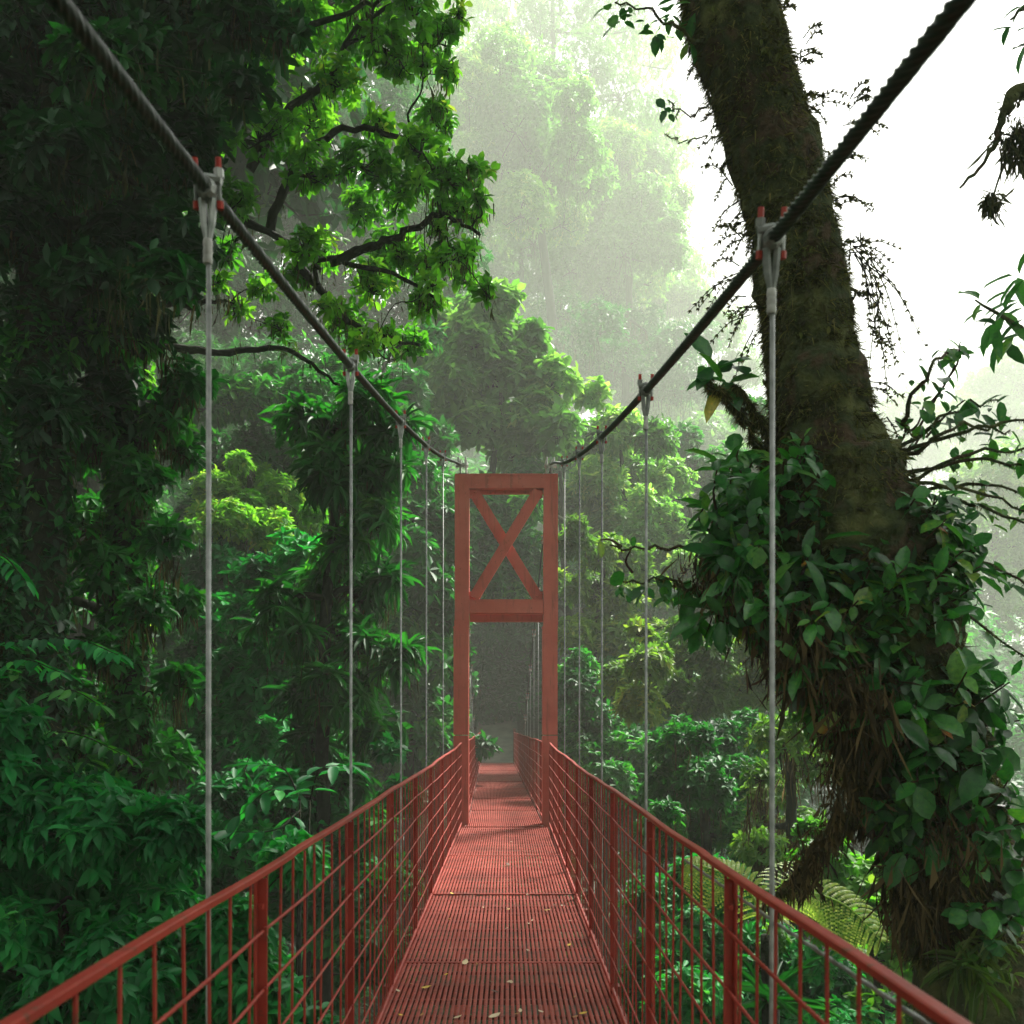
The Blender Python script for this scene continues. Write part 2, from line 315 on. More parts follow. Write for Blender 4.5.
# deck panels
edges = [-3.34, -1.0, 1.34, 3.68, 6.02, 8.36, 10.7, 13.56, 16.0, 18.4, 20.8, 23.2, 25.6, 28.0, 30.4, 32.8]
for i, (a, b) in enumerate(zip(edges[:-1], edges[1:])):
    near = b < 13.7
    hw = .607 if near else .53
    g = Geo(); nb = 43 if near else 37; pitch = 2 * hw / nb
    c0, c1 = float(xc(np.array(a))), float(xc(np.array(b))); tz = R.normal() * .004
    for j in range(nb):
        x = -hw + pitch * (j + .5); w = pitch * .66
        n = 7; yy = np.linspace(a + .006, b - .006, n); xx = x + c0 + (c1 - c0) * (yy - a) / (b - a) + R.normal(size=n) * .0005
        zt = tz + R.normal() * .0008 + .003 * np.sin((yy - a) / (b - a) * math.pi * 3 + i) + .0012 * R.normal(size=n)
        prof = [(-.5, -.012), (-.5, -.0025), (-.3, 0), (.3, 0), (.5, -.0025), (.5, -.012)]
        V = np.array([[xx[k] + pu * w, yy[k], zt[k] + pz] for k in range(n) for pu, pz in prof]); m = 6
        q = [[k * m + l, k * m + l + 1, (k + 1) * m + l + 1, (k + 1) * m + l] for k in range(n - 1) for l in range(m - 1)]
        g.add(V, [q, [[0, 5, 4, 3, 2, 1][::-1], [(n - 1) * m + l for l in range(m)]]])
    dp = bb(g, 'deck_panel', 'deck')
    # seam lip and cross bearers
    cm = (c0 + c1) / 2
    g = Geo()
    g.box((c1, b, .0035), (2 * hw - .004, .03, .008)); bb(g, 'seam_strip', 'deck', dp)
    g = Geo()
    for yy in np.arange(a + .16, b, .29): g.box((cm, yy, -.021), (2 * hw, .03, .016))
    for sx in (-1, 1): g.box((cm + sx * (hw + .012), (a + b) / 2, -.045), (.02, b - a - .01, .10))
    g.box((cm, b - .1, -.16), (2 * hw + .2, .08, .11))
    bb(g, 'bearer', 'deckdark', dp)
# railings
def rail_h(y): return np.interp(y, [0, 2.2, 6, 11, 13.9, 33], [1.12, 1.105, 1.10, 1.11, 1.15, 1.02])
def twist(G, p, r, pitch=.07, k=6, lobes=3, lobe=.28): return G.tube(p, r, k, lobes=lobes, lobe=lobe, pitch=pitch)
for span, (y0, y1, hw) in enumerate([(-1.76, 13.80, .635), (14.05, 32.6, .56)]):
    for sx in (-1, 1):
        side = 'left' if sx < 0 else 'right'
        X = lambda y: xc(np.asarray(y, float)) + sx * (hw if hw < .6 else np.interp(y, [1, 13.9], [.594, .620]))
        rl = bb(Geo().box((float(X(y1)), y1 - .05, .55), (.02, .04, 1.0)), 'railing', 'red')
        if span == 0: rl['label'] = f'{side} red railing with mesh infill before the tower'
        else: rl['label'] = f'{side} red railing of the darker span beyond the tower'
        ph = R.random() * 6
        wav = lambda y: .0045 * np.sin(y * 1.5 + ph) + .0012 * np.sin(y * 5.3 + ph * 2)
        # handrail: an L section of two flats, jointed
        g = Geo(); yy = np.arange(y0, y1 + .01, .08); z = rail_h(yy) + wav(yy) + .004 * (np.floor(yy / 2.84) % 2)
        prof = [(-.0125, -.006), (-.0125, .006), (-.008, .008), (.008, .008), (.0125, .006), (.0125, -.018), (.009, -.018), (.008, -.005)]
        m = len(prof); n = len(yy); V = np.array([[X(yy[i]) + sx * pu + .0015 * math.sin(yy[i] * 3.3 + ph), yy[i], z[i] + pz] for i in range(n) for pu, pz in prof])
        q = [[k * m + l, k * m + (l + 1) % m, (k + 1) * m + (l + 1) % m, (k + 1) * m + l] for k in range(n - 1) for l in range(m)]
        g.add(V, [q, [list(range(m)), [(n - 1) * m + l for l in range(m)][::-1]]])
        bb(g, 'handrail', 'red', rl)
        base = Geo(); yy2 = np.arange(y0, y1, .0115 if span == 0 else .03)
        # posts
        k = 0
        for py in np.arange(2.5 - 1.42 * 3, y1 - .1, 1.42) if span == 0 else np.arange(15.1, y1, 1.42):
            w = .038 if k % 2 == 0 else .026; k += 1
            h = float(rail_h(py) + wav(py)) - .014
            g = Geo().box((float(X(py)) + sx * .012, py, h / 2 - .06), (.006, w, h + .12)).box((float(X(py)) - sx * .003, py + w / 2 - .003, h / 2 - .06), (.022, .006, h + .12))
            g.box((float(X(py)) - sx * .001, py, h - .07), (.012, w * .8, .012))
            for hz in (np.linspace(.04, .955, 7) if span == 0 else []): g.box((float(X(py)) - sx * .013, py, hz * float(rail_h(py)) / 1.1), (.008, .016, .022))
            bb(g, 'post', 'red', rl)
        # thin vertical bars
        ys_ = np.arange(y0 + .1, y1, .162) if span == 0 else np.arange(y0 + .1, y1, .2)
        for py in ys_:
            h = float(rail_h(py) + wav(py)) - .012; x = float(X(py)); dx = R.normal() * .004
            bb(Geo().tube([[x, py, -.06], [x + dx, py + R.normal() * .006, h * .5], [x + R.normal() * .002, py + R.normal() * .003, h]], .0040, 5), 'baluster', 'red', rl)
        # longitudinal twisted wires
        lv = np.linspace(.04, .955, 7) if span == 0 else np.linspace(.05, .9, 6)
        for j, hz in enumerate(lv):
            yy = yy2; sag = -.005 * np.abs(np.sin((yy - 2.5) / 1.42 * math.pi)) + .004 * np.sin(yy * 1.3 + j)
            p = np.stack([X(yy) - sx * .008, yy, hz * rail_h(yy) / 1.1 + sag], -1)
            g = Geo(); twist(g, p, .0044 if j else .010, pitch=.06)
            bb(g, 'wire', 'red', rl, True)
        if span == 0 and sx > 0:
            yy = np.arange(.6, 3.4, .02); g = Geo(); twist(g, np.stack([X(yy) + .035, yy, rail_h(yy) - .04 - .02 * (yy - 1)], -1), .004, .05)
            bb(g, 'hand_rope', 'steel', rl, True)
# end posts
for sx in (-1, 1):
    x = float(xc(np.array(32.7))) + sx * .57
    g = Geo().box((x, 32.72, .5), (.09, .09, 1.25)).box((x, 32.72, 1.14), (.11, .11, .03)); bb(g, 'end_post', 'deckdark')
# tower
tw = bb(Geo().box((.02, TY, -.14), (1.5, .16, .16)), 'tower', 'tower')
tw['label'] = 'red steel portal tower with an X brace over the walkway'
LX = (-.602, .645)
TOP = 4.93
for sx, x in zip((-1, 1), LX):
    g = Geo()
    tl = .006
    g.box((x + .012, TY, 3.86), (.20, .20, TOP - 2.80), tilt=0)
    g.box((x + .012 + sx * .085, TY - .103, 3.86), (.03, .008, TOP - 2.80))
    g.box((x, TY, (2.79 + .02) / 2 + .62), (.212, .212, 2.79 - 1.27))
    g.box((x, TY, 2.773), (.226, .226, .012))
    g.box((x, TY, -2.9), (.212, .212, 8.3))
    g.box((x, TY, 2.79 - .78 + .0), (.222, .222, .006))
    for z_ in (2.72, 2.82, 2.06, 1.96, 4.62, 4.80, 3.02, 3.12):
        for d_ in (-.07, .07): g.tube([[x + d_ * .9, TY - .104, z_], [x + d_ * .9, TY - .118, z_]], .011, 6)
    g.box((x, TY - .11, 2.77), (.19, .008, .2)).box((x, TY - .11, 2.01), (.19, .008, .2))
    bb(g, 'leg', 'tower', tw)
    # cable saddle lugs on the leg top
    g = Geo()
    for d in (-.04, .04): g.box((x + d + .01 - sx * .02, TY - .05, TOP + .095), (.022, .14, .19))
    g.box((x + .01 - sx * .02, TY, TOP + .004), (.17, .17, .012)); g.tube([[x - .075, TY - .06, TOP + .12], [x + .095, TY - .06, TOP + .12]], .026, 10)
    g.tube([[x + .01 - sx * .02, TY - .17, TOP + .10], [x + .01 - sx * .02, TY - .04, TOP + .12]], .03, 10)
    for d in (-.04, .06): g.tube([[x + d, TY - .02, TOP + .12], [x + d, TY - .02, TOP + .25]], .015, 8)
    sd = bb(g, 'saddle', 'galv', tw)
x0, x1 = LX[0] + .11, LX[1] - .10; xm = (x0 + x1) / 2 + .006
g = Geo().box((xm, TY - .01, TOP - .105), (x1 - x0 + .02, .17, .19)).box((xm, TY - .098, TOP - .012), (x1 - x0 - .02, .012, .018)).box((xm, TY + .12, TOP - .17), (x1 - x0, .06, .14))
bb(g, 'crossbeam', 'tower', tw)
g = Geo().box((xm, TY - .01, 3.065), (x1 - x0 - .002, .18, .19)).box((xm, TY - .104, 3.155), (x1 - x0 - .03, .012, .016)).box((xm + .02, TY - .1025, 3.06), (.70, .006, .17)).box((xm, TY + .14, 2.95), (x1 - x0, .08, .16))
bb(g, 'crossbeam', 'tower', tw)
zb, zt_ = 3.163, 4.725; ww = x1 - x0 - .06; hh = zt_ - zb - .06; an = math.atan2(hh, ww * .93); ln = math.hypot(hh, ww * .93)
for d, yy in ((1, .04), (-1, -.065)):
    g = Geo().box((xm, TY + yy, (zb + zt_) / 2), (ln, .05, .15), tilt=d * an); g.box((xm, TY + yy - .028, (zb + zt_) / 2), (ln * .99, .006, .11), tilt=d * an)
    bb(g, 'diagonal_brace', 'tower', tw)
g = Geo().box((x0 + .055, TY - .0, zt_ - .06), (.11, .03, .12)).box((x1 - .055, TY, zt_ - .06), (.11, .03, .12)).box((x0 + .055, TY, zb + .06), (.11, .03, .12)).box((x1 - .055, TY, zb + .06), (.11, .03, .12))
for gx in (x0 + .06, x1 - .06):
    for gz in (zt_ - .07, zb + .07):
        for q_ in (-.02, .03): g.tube([[gx + q_, TY - .015, gz + q_ * .8], [gx + q_, TY - .098, gz + q_ * .8]], .010, 6)
for gx in np.linspace(x0 + .1, x1 - .1, 6):
    for gz in (TOP - .06, TOP - .15, 3.02, 3.11): g.tube([[gx, TY - .09, gz], [gx, TY - .112, gz]], .009, 6)
bb(g, 'gusset', 'tower', tw)
# cables and hangers
def cab(side, y):
    y = np.asarray(y, float)
    if side < 0: z = .87 + .13 * y + .0049 * y * y
    else: z = .76 + .128 * y + .0056 * y * y
    f = smooth(10.5, 13.8, y); return EYE + z * (1 - f) + f * (3.56 + .24 * (y - 13.8))
def chw(sx, y): return np.interp(y, [10.5, 13.6], [.640 if sx < 0 else .620, .638])
for sx in (-1, 1):
    yy = np.arange(-.4, 13.82, .0075); p = np.stack([xc(yy) + sx * chw(sx, yy), yy, cab(sx, yy)], -1)
    g = Geo(); g.tube(p, .0135, 24, lobes=6, lobe=.22, pitch=.17)
    mc = bb(g, 'main_cable', 'cable', smooth_sh=True); mc['label'] = ('left' if sx < 0 else 'right') + ' dark twisted main cable rising to the tower'
    yy = np.linspace(13.92, 25.5, 60); p = np.stack([xc(yy) + sx * .64, yy, 5.06 - .335 * (yy - 13.92)], -1)
    g = Geo(); g.tube(p, .0135, 8); bb(g, 'back_cable', 'cable', smooth_sh=True)
    for y in (2.2, 4.2, 6.17, 8.1, 10.2, 12.1, 15.9, 17.7, 19.5, 21.3, 23.0, 24.5):
        if y == 12.1: continue
        x = float(xc(np.array(y))) + sx * (float(chw(sx, y)) if y < 13 else .645)
        front = y < 13
        zc = float(cab(sx, y)) if front else 5.06 - .335 * (y - 13.92)
        sl = .13 + .0105 * y if front else -.335
        top = zc - .145
        g = Geo().tube([[x + .002, y, top], [x + .001, y, .6], [x + (.004 if sx > 0 else -.003), y, -.3]], .0060, 8)
        hg = bb(g, 'hanger', 'steel', smooth_sh=True)
        # clamp: saddle body, U-bolt with two nuts and red taped ends, fork and swaged ferrule
        g = Geo(); u = np.array([0, 1, sl]) / math.hypot(1, sl); v = np.array([0, -u[2], u[1]])
        c = np.array([x, y, zc])
        g.tube([c - u * .035, c - u * .018, c + u * .018, c + u * .035], [.019, .023, .023, .019], 10)
        g.tube([c + v * .020 + np.array([-.032, 0, 0]), c + v * .026, c + v * .020 + np.array([.032, 0, 0])], .011, 8)
        for d in (-.026, .026):
            q = c + np.array([d, 0, 0]); g.tube([q - v * .032, q + v * .052], .0052, 7)
            g.tube([q + v * .026, q + v * .045], .0115, 6)
        for d in (-.018, .018):
            q = c + np.array([d * .7, 0, -.02]); g.tube([q, c + np.array([d * .45, 0, -.075]), c + np.array([d * .12, 0, -.115])], [.010, .009, .006], 7)
        bb(g, 'clamp', 'steel', hg)
        for d in (-.026, .026):
            q = c + np.array([d, 0, 0]); bb(Geo().tube([q + v * .045, q + v * .068], .0072, 7), 'bolt_cap', 'redtip', hg)
            bb(Geo().tube([q - v * .040, q - v * .024], .0085, 7), 'bolt_end', 'redtip', hg)
        g = Geo(); zt = zc - .11
        zz = np.linspace(0, -.055, 25); g.tube(np.stack([np.full(25, x), np.full(25, y), zt + zz], -1), .0098 + .0012 * np.abs(np.sin(np.linspace(0, 3 * math.pi, 25))), 9)
        if not front: g.tube([[x, y, zt + .03], [x, y, zt + .07]], .03, 8)
        bb(g, 'ferrule', 'galv', hg, True)
# fallen leaves on the deck
FL = [(548, 912, 0, .75, .055, 'yellow leaf lying on the deck right of its middle'), (569, 947, 0, .62, .03, 'small yellowish leaf near the right edge of the deck'),
      (465, 965, 0, .9, .05, 'pale leaf scrap on the second seam of the deck'), (426, 990, 0, .65, .045, 'yellow scrap of leaf near the left deck edge'),
      (495, 994, 0, .0, .04, 'dark dry leaf curled on the near deck panel'), (508, 866, 0, .05, .05, 'dark leaf on the deck just before the tower'),
      (494, 1019, 0, .95, .05, 'pale leaf strip at the bottom of the picture'), (457, 1020, 0, .95, .035, 'round pale scrap at the bottom of the deck'),
      (583, 1016, 0, .6, .035, 'ochre scrap at the bottom right of the deck'), (427, 911, 0, .9, .03, 'pale scrap at the left deck edge by the railing'),
      (452, 895, 0, .62, .03, 'small yellow scrap on the seam left of centre'), (507, 930, 0, .97, .022, None), (508, 942, 0, .97, .022, None),
      (471, 926, 0, .97, .02, None), (532, 922, 0, .97, .02, None), (509, 984, 0, .97, .025, None), (563, 990, 0, .0, .035, 'dark flake on the deck before the right railing'),
      (527, 896, 0, .97, .02, None), (541, 1014, 0, .97, .025, None), (398, 993, 0, .95, .025, 'white scrap beside the left deck edge')]
for q_ in range(34):
    py_ = float(R.choice([R.uniform(835, 1022), R.uniform(900, 1022)])); hw_ = .52 * F / (F * EYE / (py_ - CY)); FL.append((float(xc(np.array(F * EYE / (py_ - CY)))) * (py_ - CY) / EYE + CX + R.uniform(-1, 1) * hw_, py_, 0, float(R.choice([.1, .35, .6, .95, 1.])), R.uniform(.012, .03), None))
for px, py, _, tone, L, lab in FL:
    L *= 1.45
    Y = F * EYE / (py - CY); x = (px - CX) / F * Y
    g = Geo(); a = R.random() * 6.28; d = np.array([[math.cos(a), math.sin(a), .08]])
    V0, Fs, rb = TD; vv = V0.copy(); vv[:, 2] = -vv[:, 2] * .6 + .05 * np.abs(vv[:, 1])
    leaves(g, np.array([[0, 0, .006]]) - d * L / 2, d, np.array([[R.normal() * .15, R.normal() * .15, 1]]), L, L * .55, (vv, Fs, rb), np.array([tone]))
    V = np.concatenate(g.v); V[:, 2] += .008 - V[:, 2].min(); g.v = [V]
    o = g.build('fallen_leaf', M['fallen']); o.location = (x, Y, .004)
    tag(o, lab or {0: 'tiny dark dry leaf scrap among the litter on the deck', 1: 'tiny brown leaf scrap among the litter on the deck', 2: 'tiny ochre yellow leaf scrap among the litter on the deck'}.get(0 if tone < .2 else 1 if tone < .5 else 2 if tone < .8 else 3, 'tiny pale leaf scrap scattered on the red deck'), 'leaf', 'fallen leaves on the bridge deck' )
# ------------------------------------------------------------------ trees
def make_tree(name, label, base, path, r0, r1, cl, L, W, leaf='leafmid', bark='barkdark', k=7, tm=T5, dens=1., group=None, cat='tree',
              moss=0, moss_len=.5, moss_mat='moss', limb_r=.35, extra=None, wob=.05, clump_kw={}, crown_name='crown', twigs=True, pre=None, ivy=0, ivyL=.12):
    """path: trunk points after the base; cl: [(centre, radius)]"""
    base = np.asarray(base, float); t = empty(name, tuple(base)); tag(t, label, cat, group)
    tp = spline(np.vstack([base[None], path]), 26); tp[1:-1] += R.normal(size=(24, 3)) * wob * r0 * 2
    tr = np.interp(np.linspace(0, 1, 26), [0, .06, 1], [r0 * 1.5, r0, r1])
    g = Geo().tube(tp, tr, 12, noise=.10); g.build('trunk', M[bark], t, loc=base).location = (0, 0, 0)
    B = Geo(); allp = [tp[4:]]; NP = [tp[3:]]; NR = [tr[3:]]
    for pts, q0 in (pre or []):
        p, r_ = limb(B, pts, q0, q0 * .3, 24, 7, wob=.015); allp.append(p); NP.append(p[2:]); NR.append(r_[2:])
    order = sorted(range(len(cl)), key=lambda q: np.linalg.norm(tp - cl[q][0], axis=1).min())
    for q in order:
        c, r = cl[q]; c = np.asarray(c); A = np.vstack(NP); AR = np.concatenate(NR); v = c - A; dd = np.linalg.norm(v, axis=1)
        i = int(np.argmin(dd + .9 * np.maximum(0, -v[:, 2]))); s_ = A[i]; dist = dd[i]
        if dist < .35 * r: continue
        m1 = s_ * .65 + c * .35 + np.array([0, 0, .10 * dist]) + R.normal(size=3) * dist * .10
        m2 = s_ * .3 + c * .7 + R.normal(size=3) * dist * .10
        rr = min(AR[i] * .8, limb_r * (.10 + .07 * dist))
        p, r_ = limb(B, [s_, m1, m2, c + np.array([0, 0, -.2 * r])], rr, max(.005, rr * .35), 12, 6)
        allp.append(p); NP.append(p[3:]); NR.append(r_[3:])
    G = Geo(); clumps(G, cl, L, W, k, tm, dens, B if twigs else None, **clump_kw)
    if extra: extra(G, B)
    if ivy:
        ii = R.integers(4, 26, ivy); o_ = nrm(R.normal(size=(ivy, 3)) * np.array([1, 1, .2])); u_ = R.random((ivy, 1)); pos = tp[ii - 1] * u_ + tp[ii] * (1 - u_) + o_ * (tr[ii] * 1.15)[:, None]
        rosettes(G, pos, nrm(o_ + np.array([0, 0, .2])), 5, ivyL, ivyL * .45, T5, droop=.9, stem=ivyL * .6)
    if B.n: B.build('branches', M[bark], t, loc=base).location = (0, 0, 0)
    if G.n: G.build(crown_name, M[leaf], t, True, loc=base).location = (0, 0, 0)
    if moss:
        g = Geo()
        if ivy: fuzz(g, tp[3:], tr[3:], 6000, .07, .006, .8)
        moss = int(moss * .5); pp = np.vstack(allp); strands(g, pp, moss, moss_len, .003 + .00025 * abs(base[1]) , spread=.05 + .02 * r0, lean=.18)
        g.build('moss', M[moss_mat], t, False, loc=base).location = (0, 0, 0)
    return t
def cpx(lst, Y, jy=0):
    """clumps given as picture place and radius at depth Y -> world centre and size"""
    out = []
    for q in lst:
        px, py, r = q[:3]; y = (q[3] if len(q) > 3 else Y) + R.normal() * jy; out.append((P(px, py, y), r / F * y))
    return out
def dome(c, rx, rz, n, rc, zmin=-.15):
    d = sphere_dirs(n, zmin); out = []
    for q in d:
        s_ = R.uniform(.55, 1) ; out.append((np.asarray(c) + q * np.array([rx, rx, rz]) * s_, rc * R.uniform(.7, 1.25)))
    return out
def gb(x, y): return np.array([x, y, float(ground_z(np.array(x), np.array(y))) - .3])
HAZE, TOPZ, SUN_EL, SUN_AZ, SUN, SUN_ANG, SKY, EXPO = .0031, 118., 55., 36., 5, 10., .10, 1.5
# ---- misty trees far behind (Y 45-90)
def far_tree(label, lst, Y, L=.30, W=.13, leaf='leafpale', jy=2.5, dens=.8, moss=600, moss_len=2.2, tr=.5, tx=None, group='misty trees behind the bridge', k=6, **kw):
    if Y > 41: Y *= 2.05; jy *= 2; L *= 1.8; W *= 1.8; moss_len *= 1.5; tr *= 1.1
    cl = cpx(lst, Y, jy); c = np.mean([q[0] for q in cl], 0)
    bx = c[0] if tx is None else P(tx, 0, Y)[0]
    b = gb(bx, Y); h = max(q[0][2] for q in cl)
    path = [b + (np.array([c[0], Y, h]) - b) * np.array([.2, 0, .4]) , b + (np.array([c[0], Y, h]) - b) * np.array([.6, 0, .75]), np.array([c[0], c[1], h - .5])]
    return make_tree('forest_tree', label, b, path, tr, tr * .35, cl, L, W, leaf, 'barkdark', k, T4, dens, group, moss=moss, moss_len=moss_len, **kw)
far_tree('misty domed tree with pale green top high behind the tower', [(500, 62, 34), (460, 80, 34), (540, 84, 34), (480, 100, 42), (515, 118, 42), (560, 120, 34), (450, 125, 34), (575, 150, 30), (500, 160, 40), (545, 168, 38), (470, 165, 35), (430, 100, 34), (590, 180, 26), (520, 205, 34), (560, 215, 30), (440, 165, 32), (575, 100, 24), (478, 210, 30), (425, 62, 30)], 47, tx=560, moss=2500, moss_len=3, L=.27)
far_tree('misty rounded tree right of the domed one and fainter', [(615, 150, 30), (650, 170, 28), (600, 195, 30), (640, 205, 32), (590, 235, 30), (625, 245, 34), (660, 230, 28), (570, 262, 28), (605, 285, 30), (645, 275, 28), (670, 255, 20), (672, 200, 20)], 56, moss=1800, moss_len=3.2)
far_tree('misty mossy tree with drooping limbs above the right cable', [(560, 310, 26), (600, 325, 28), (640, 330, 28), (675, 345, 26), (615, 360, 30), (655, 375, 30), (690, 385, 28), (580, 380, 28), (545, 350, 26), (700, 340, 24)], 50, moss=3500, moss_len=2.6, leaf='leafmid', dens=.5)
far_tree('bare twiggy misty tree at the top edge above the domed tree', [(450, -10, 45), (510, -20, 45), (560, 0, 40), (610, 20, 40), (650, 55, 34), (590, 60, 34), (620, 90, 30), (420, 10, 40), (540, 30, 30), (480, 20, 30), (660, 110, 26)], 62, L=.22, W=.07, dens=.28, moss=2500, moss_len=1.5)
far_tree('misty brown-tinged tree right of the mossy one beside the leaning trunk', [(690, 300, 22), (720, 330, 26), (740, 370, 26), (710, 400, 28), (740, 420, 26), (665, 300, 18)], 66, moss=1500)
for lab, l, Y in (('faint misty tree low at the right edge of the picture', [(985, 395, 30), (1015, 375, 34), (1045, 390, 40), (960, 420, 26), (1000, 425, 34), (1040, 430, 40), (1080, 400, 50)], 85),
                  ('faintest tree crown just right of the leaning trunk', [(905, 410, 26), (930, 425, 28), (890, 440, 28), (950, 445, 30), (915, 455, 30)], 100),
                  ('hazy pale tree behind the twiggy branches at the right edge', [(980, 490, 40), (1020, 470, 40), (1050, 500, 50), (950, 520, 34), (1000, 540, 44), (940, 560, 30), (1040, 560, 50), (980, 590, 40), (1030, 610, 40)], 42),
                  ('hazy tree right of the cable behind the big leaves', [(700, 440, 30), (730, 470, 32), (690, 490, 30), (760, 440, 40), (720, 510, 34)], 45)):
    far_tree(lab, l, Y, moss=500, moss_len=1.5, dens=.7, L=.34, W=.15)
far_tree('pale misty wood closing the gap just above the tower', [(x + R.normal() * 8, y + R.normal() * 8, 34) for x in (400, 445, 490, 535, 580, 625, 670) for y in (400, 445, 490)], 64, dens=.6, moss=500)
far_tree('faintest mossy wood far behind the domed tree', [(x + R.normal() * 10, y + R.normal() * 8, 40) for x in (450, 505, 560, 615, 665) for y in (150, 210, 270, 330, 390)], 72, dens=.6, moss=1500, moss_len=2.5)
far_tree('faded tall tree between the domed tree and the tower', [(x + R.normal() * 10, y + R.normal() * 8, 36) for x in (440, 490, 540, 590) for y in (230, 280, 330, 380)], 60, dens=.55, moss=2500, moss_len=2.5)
# hidden-slope fillers that close the forest behind
for lab, l, Y in (('dark misty tree closing the forest upper left of the tower', [(x, y, 55) for x in (250, 320, 390) for y in (40, 130, 220, 310)] + [(440, 250, 45), (450, 320, 40)], 40),
                  ('tall dark tree deep behind the left trunks', [(x, y, 60) for x in (20, 110, 200) for y in (-20, 80, 180, 280, 380)], 34),
                  ('tall tree deep in the forest behind the left hanger rods', [(x, y, 48) for x in (210, 280, 350) for y in (380, 450, 520, 600, 680)], 30),
                  ('dark tree in the forest left edge behind the brown trunk', [(x, y, 50) for x in (0, 70, 140) for y in (450, 540, 630, 720)], 22)):
    far_tree(lab, l, Y, leaf='leafmid', moss=1500, moss_len=1.5, L=.26, W=.11, dens=.7, group='dense trees filling the left of the forest', jy=1.5)
# ---- middle distance
def mid(label, lst, Y, tx, L, W, leaf, k=7, dens=1., moss=200, moss_len=.6, tr=.16, group='trees of the middle distance', jy=.7, tm=T5, top=None, name='forest_tree', **kw):
    dens *= 1.25; lst = list(lst) + [(q[0] + R.normal() * q[2] * 1.1, q[1] + R.normal() * q[2] * 1.1, q[2] * .55) for q in lst]
    cl = cpx(lst, Y, jy); b = gb(P(tx, 0, Y)[0], Y)
    c = np.mean([q[0] for q in cl], 0); h = max(q[0][2] for q in cl)
    tp = np.array([P(top or tx, 0, Y)[0], Y, h - .3]); path = [b * .55 + tp * .45 + R.normal(size=3) * .15, b * .2 + tp * .8 + R.normal(size=3) * .15, tp]
    return make_tree(name, label, b, path, tr, tr * .3, cl, L, W, leaf, 'barkdark', k, tm, dens, group, moss=moss, moss_len=moss_len, **kw)
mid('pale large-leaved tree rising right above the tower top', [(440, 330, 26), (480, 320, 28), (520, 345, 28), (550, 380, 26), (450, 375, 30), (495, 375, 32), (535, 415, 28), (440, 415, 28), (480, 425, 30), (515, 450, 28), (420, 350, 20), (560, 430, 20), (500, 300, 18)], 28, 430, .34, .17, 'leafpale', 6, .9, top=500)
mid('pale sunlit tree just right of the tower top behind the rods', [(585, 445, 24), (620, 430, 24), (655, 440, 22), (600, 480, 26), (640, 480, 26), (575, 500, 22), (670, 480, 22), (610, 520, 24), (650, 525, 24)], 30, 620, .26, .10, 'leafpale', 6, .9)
mid('bright tree seen through the X brace of the tower', [(490, 500, 26), (525, 505, 24), (505, 545, 28), (535, 555, 22), (480, 575, 26), (510, 590, 24), (465, 530, 24)], 26, 585, .26, .11, 'leafmid', 6, .9, top=560)
mid('dark tree standing behind the far end of the bridge', [(x, y, 30) for x in (450, 490, 530, 570) for y in (590, 630, 670, 710)] + [(500, 738, 24), (460, 745, 22), (540, 740, 22), (480, 700, 26), (505, 690, 28), (520, 715, 24)], 38, 600, .30, .12, 'leafdark', 6, .7, tr=.3)
mid('bushy dark green tree immediately left of the tower', [(375, 470, 30), (415, 480, 28), (440, 520, 24), (385, 525, 32), (425, 570, 28), (370, 585, 32), (440, 610, 24), (395, 630, 32), (430, 660, 28), (365, 650, 28), (405, 700, 32), (440, 720, 24), (370, 715, 30), (405, 755, 30), (360, 770, 26)], 21, 405, .26, .11, 'leafmid', 7, 1.0)
mid('leafy tree left of the cable end with mid green clusters', [(400, 390, 26), (430, 440, 22), (390, 430, 26), (360, 400, 26), (355, 450, 26), (405, 475, 20)], 24, 385, .27, .12, 'leafmid', 6, .9)
mid('yellow-topped shrubby tree between the thin right rods', [(575, 545, 18), (600, 555, 20), (630, 560, 20), (590, 590, 22), (620, 600, 22), (650, 590, 20), (575, 635, 20), (600, 640, 22), (630, 645, 22), (575, 590, 14)], 22, 605, .20, .07, 'leafyellow', 8, .9)
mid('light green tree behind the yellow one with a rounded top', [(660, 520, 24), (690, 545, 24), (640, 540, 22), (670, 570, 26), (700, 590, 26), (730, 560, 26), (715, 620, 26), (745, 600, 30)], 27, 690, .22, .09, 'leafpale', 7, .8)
mid('broad yellow-green tree right of the fourth rod', [(620, 680, 20), (650, 665, 22), (680, 650, 24), (710, 655, 24), (740, 650, 24), (640, 705, 24), (675, 695, 26), (710, 700, 26), (750, 690, 26), (770, 650, 24), (790, 690, 24)], 17, 690, .16, .055, 'leafyellow', 8, .9)
mid('dark green tree low behind the right railing near the tower', [(575, 690, 20), (590, 720, 22), (615, 740, 24), (580, 755, 22), (610, 780, 24), (645, 760, 24), (645, 800, 24), (580, 665, 16), (600, 815, 20)], 19, 605, .16, .065, 'leafmid', 7, 1.0)
mid('dim green shrub under the yellow-green tree', [(680, 745, 26), (715, 740, 26), (750, 735, 26), (670, 785, 26), (705, 785, 28), (740, 780, 28), (690, 830, 28), (730, 830, 28), (660, 830, 22)], 13, 700, .12, .05, 'leafmid', 7, .9, moss=900)
mid('mossy thicket of brownish twigs below the epiphyte mass', [(780, 735, 30), (820, 760, 26), (770, 790, 26), (800, 830, 26), (760, 850, 24)], 11, 790, .10, .04, 'leafyellow', 6, .5, moss=2500, moss_mat='mossbrown', moss_len=.5)
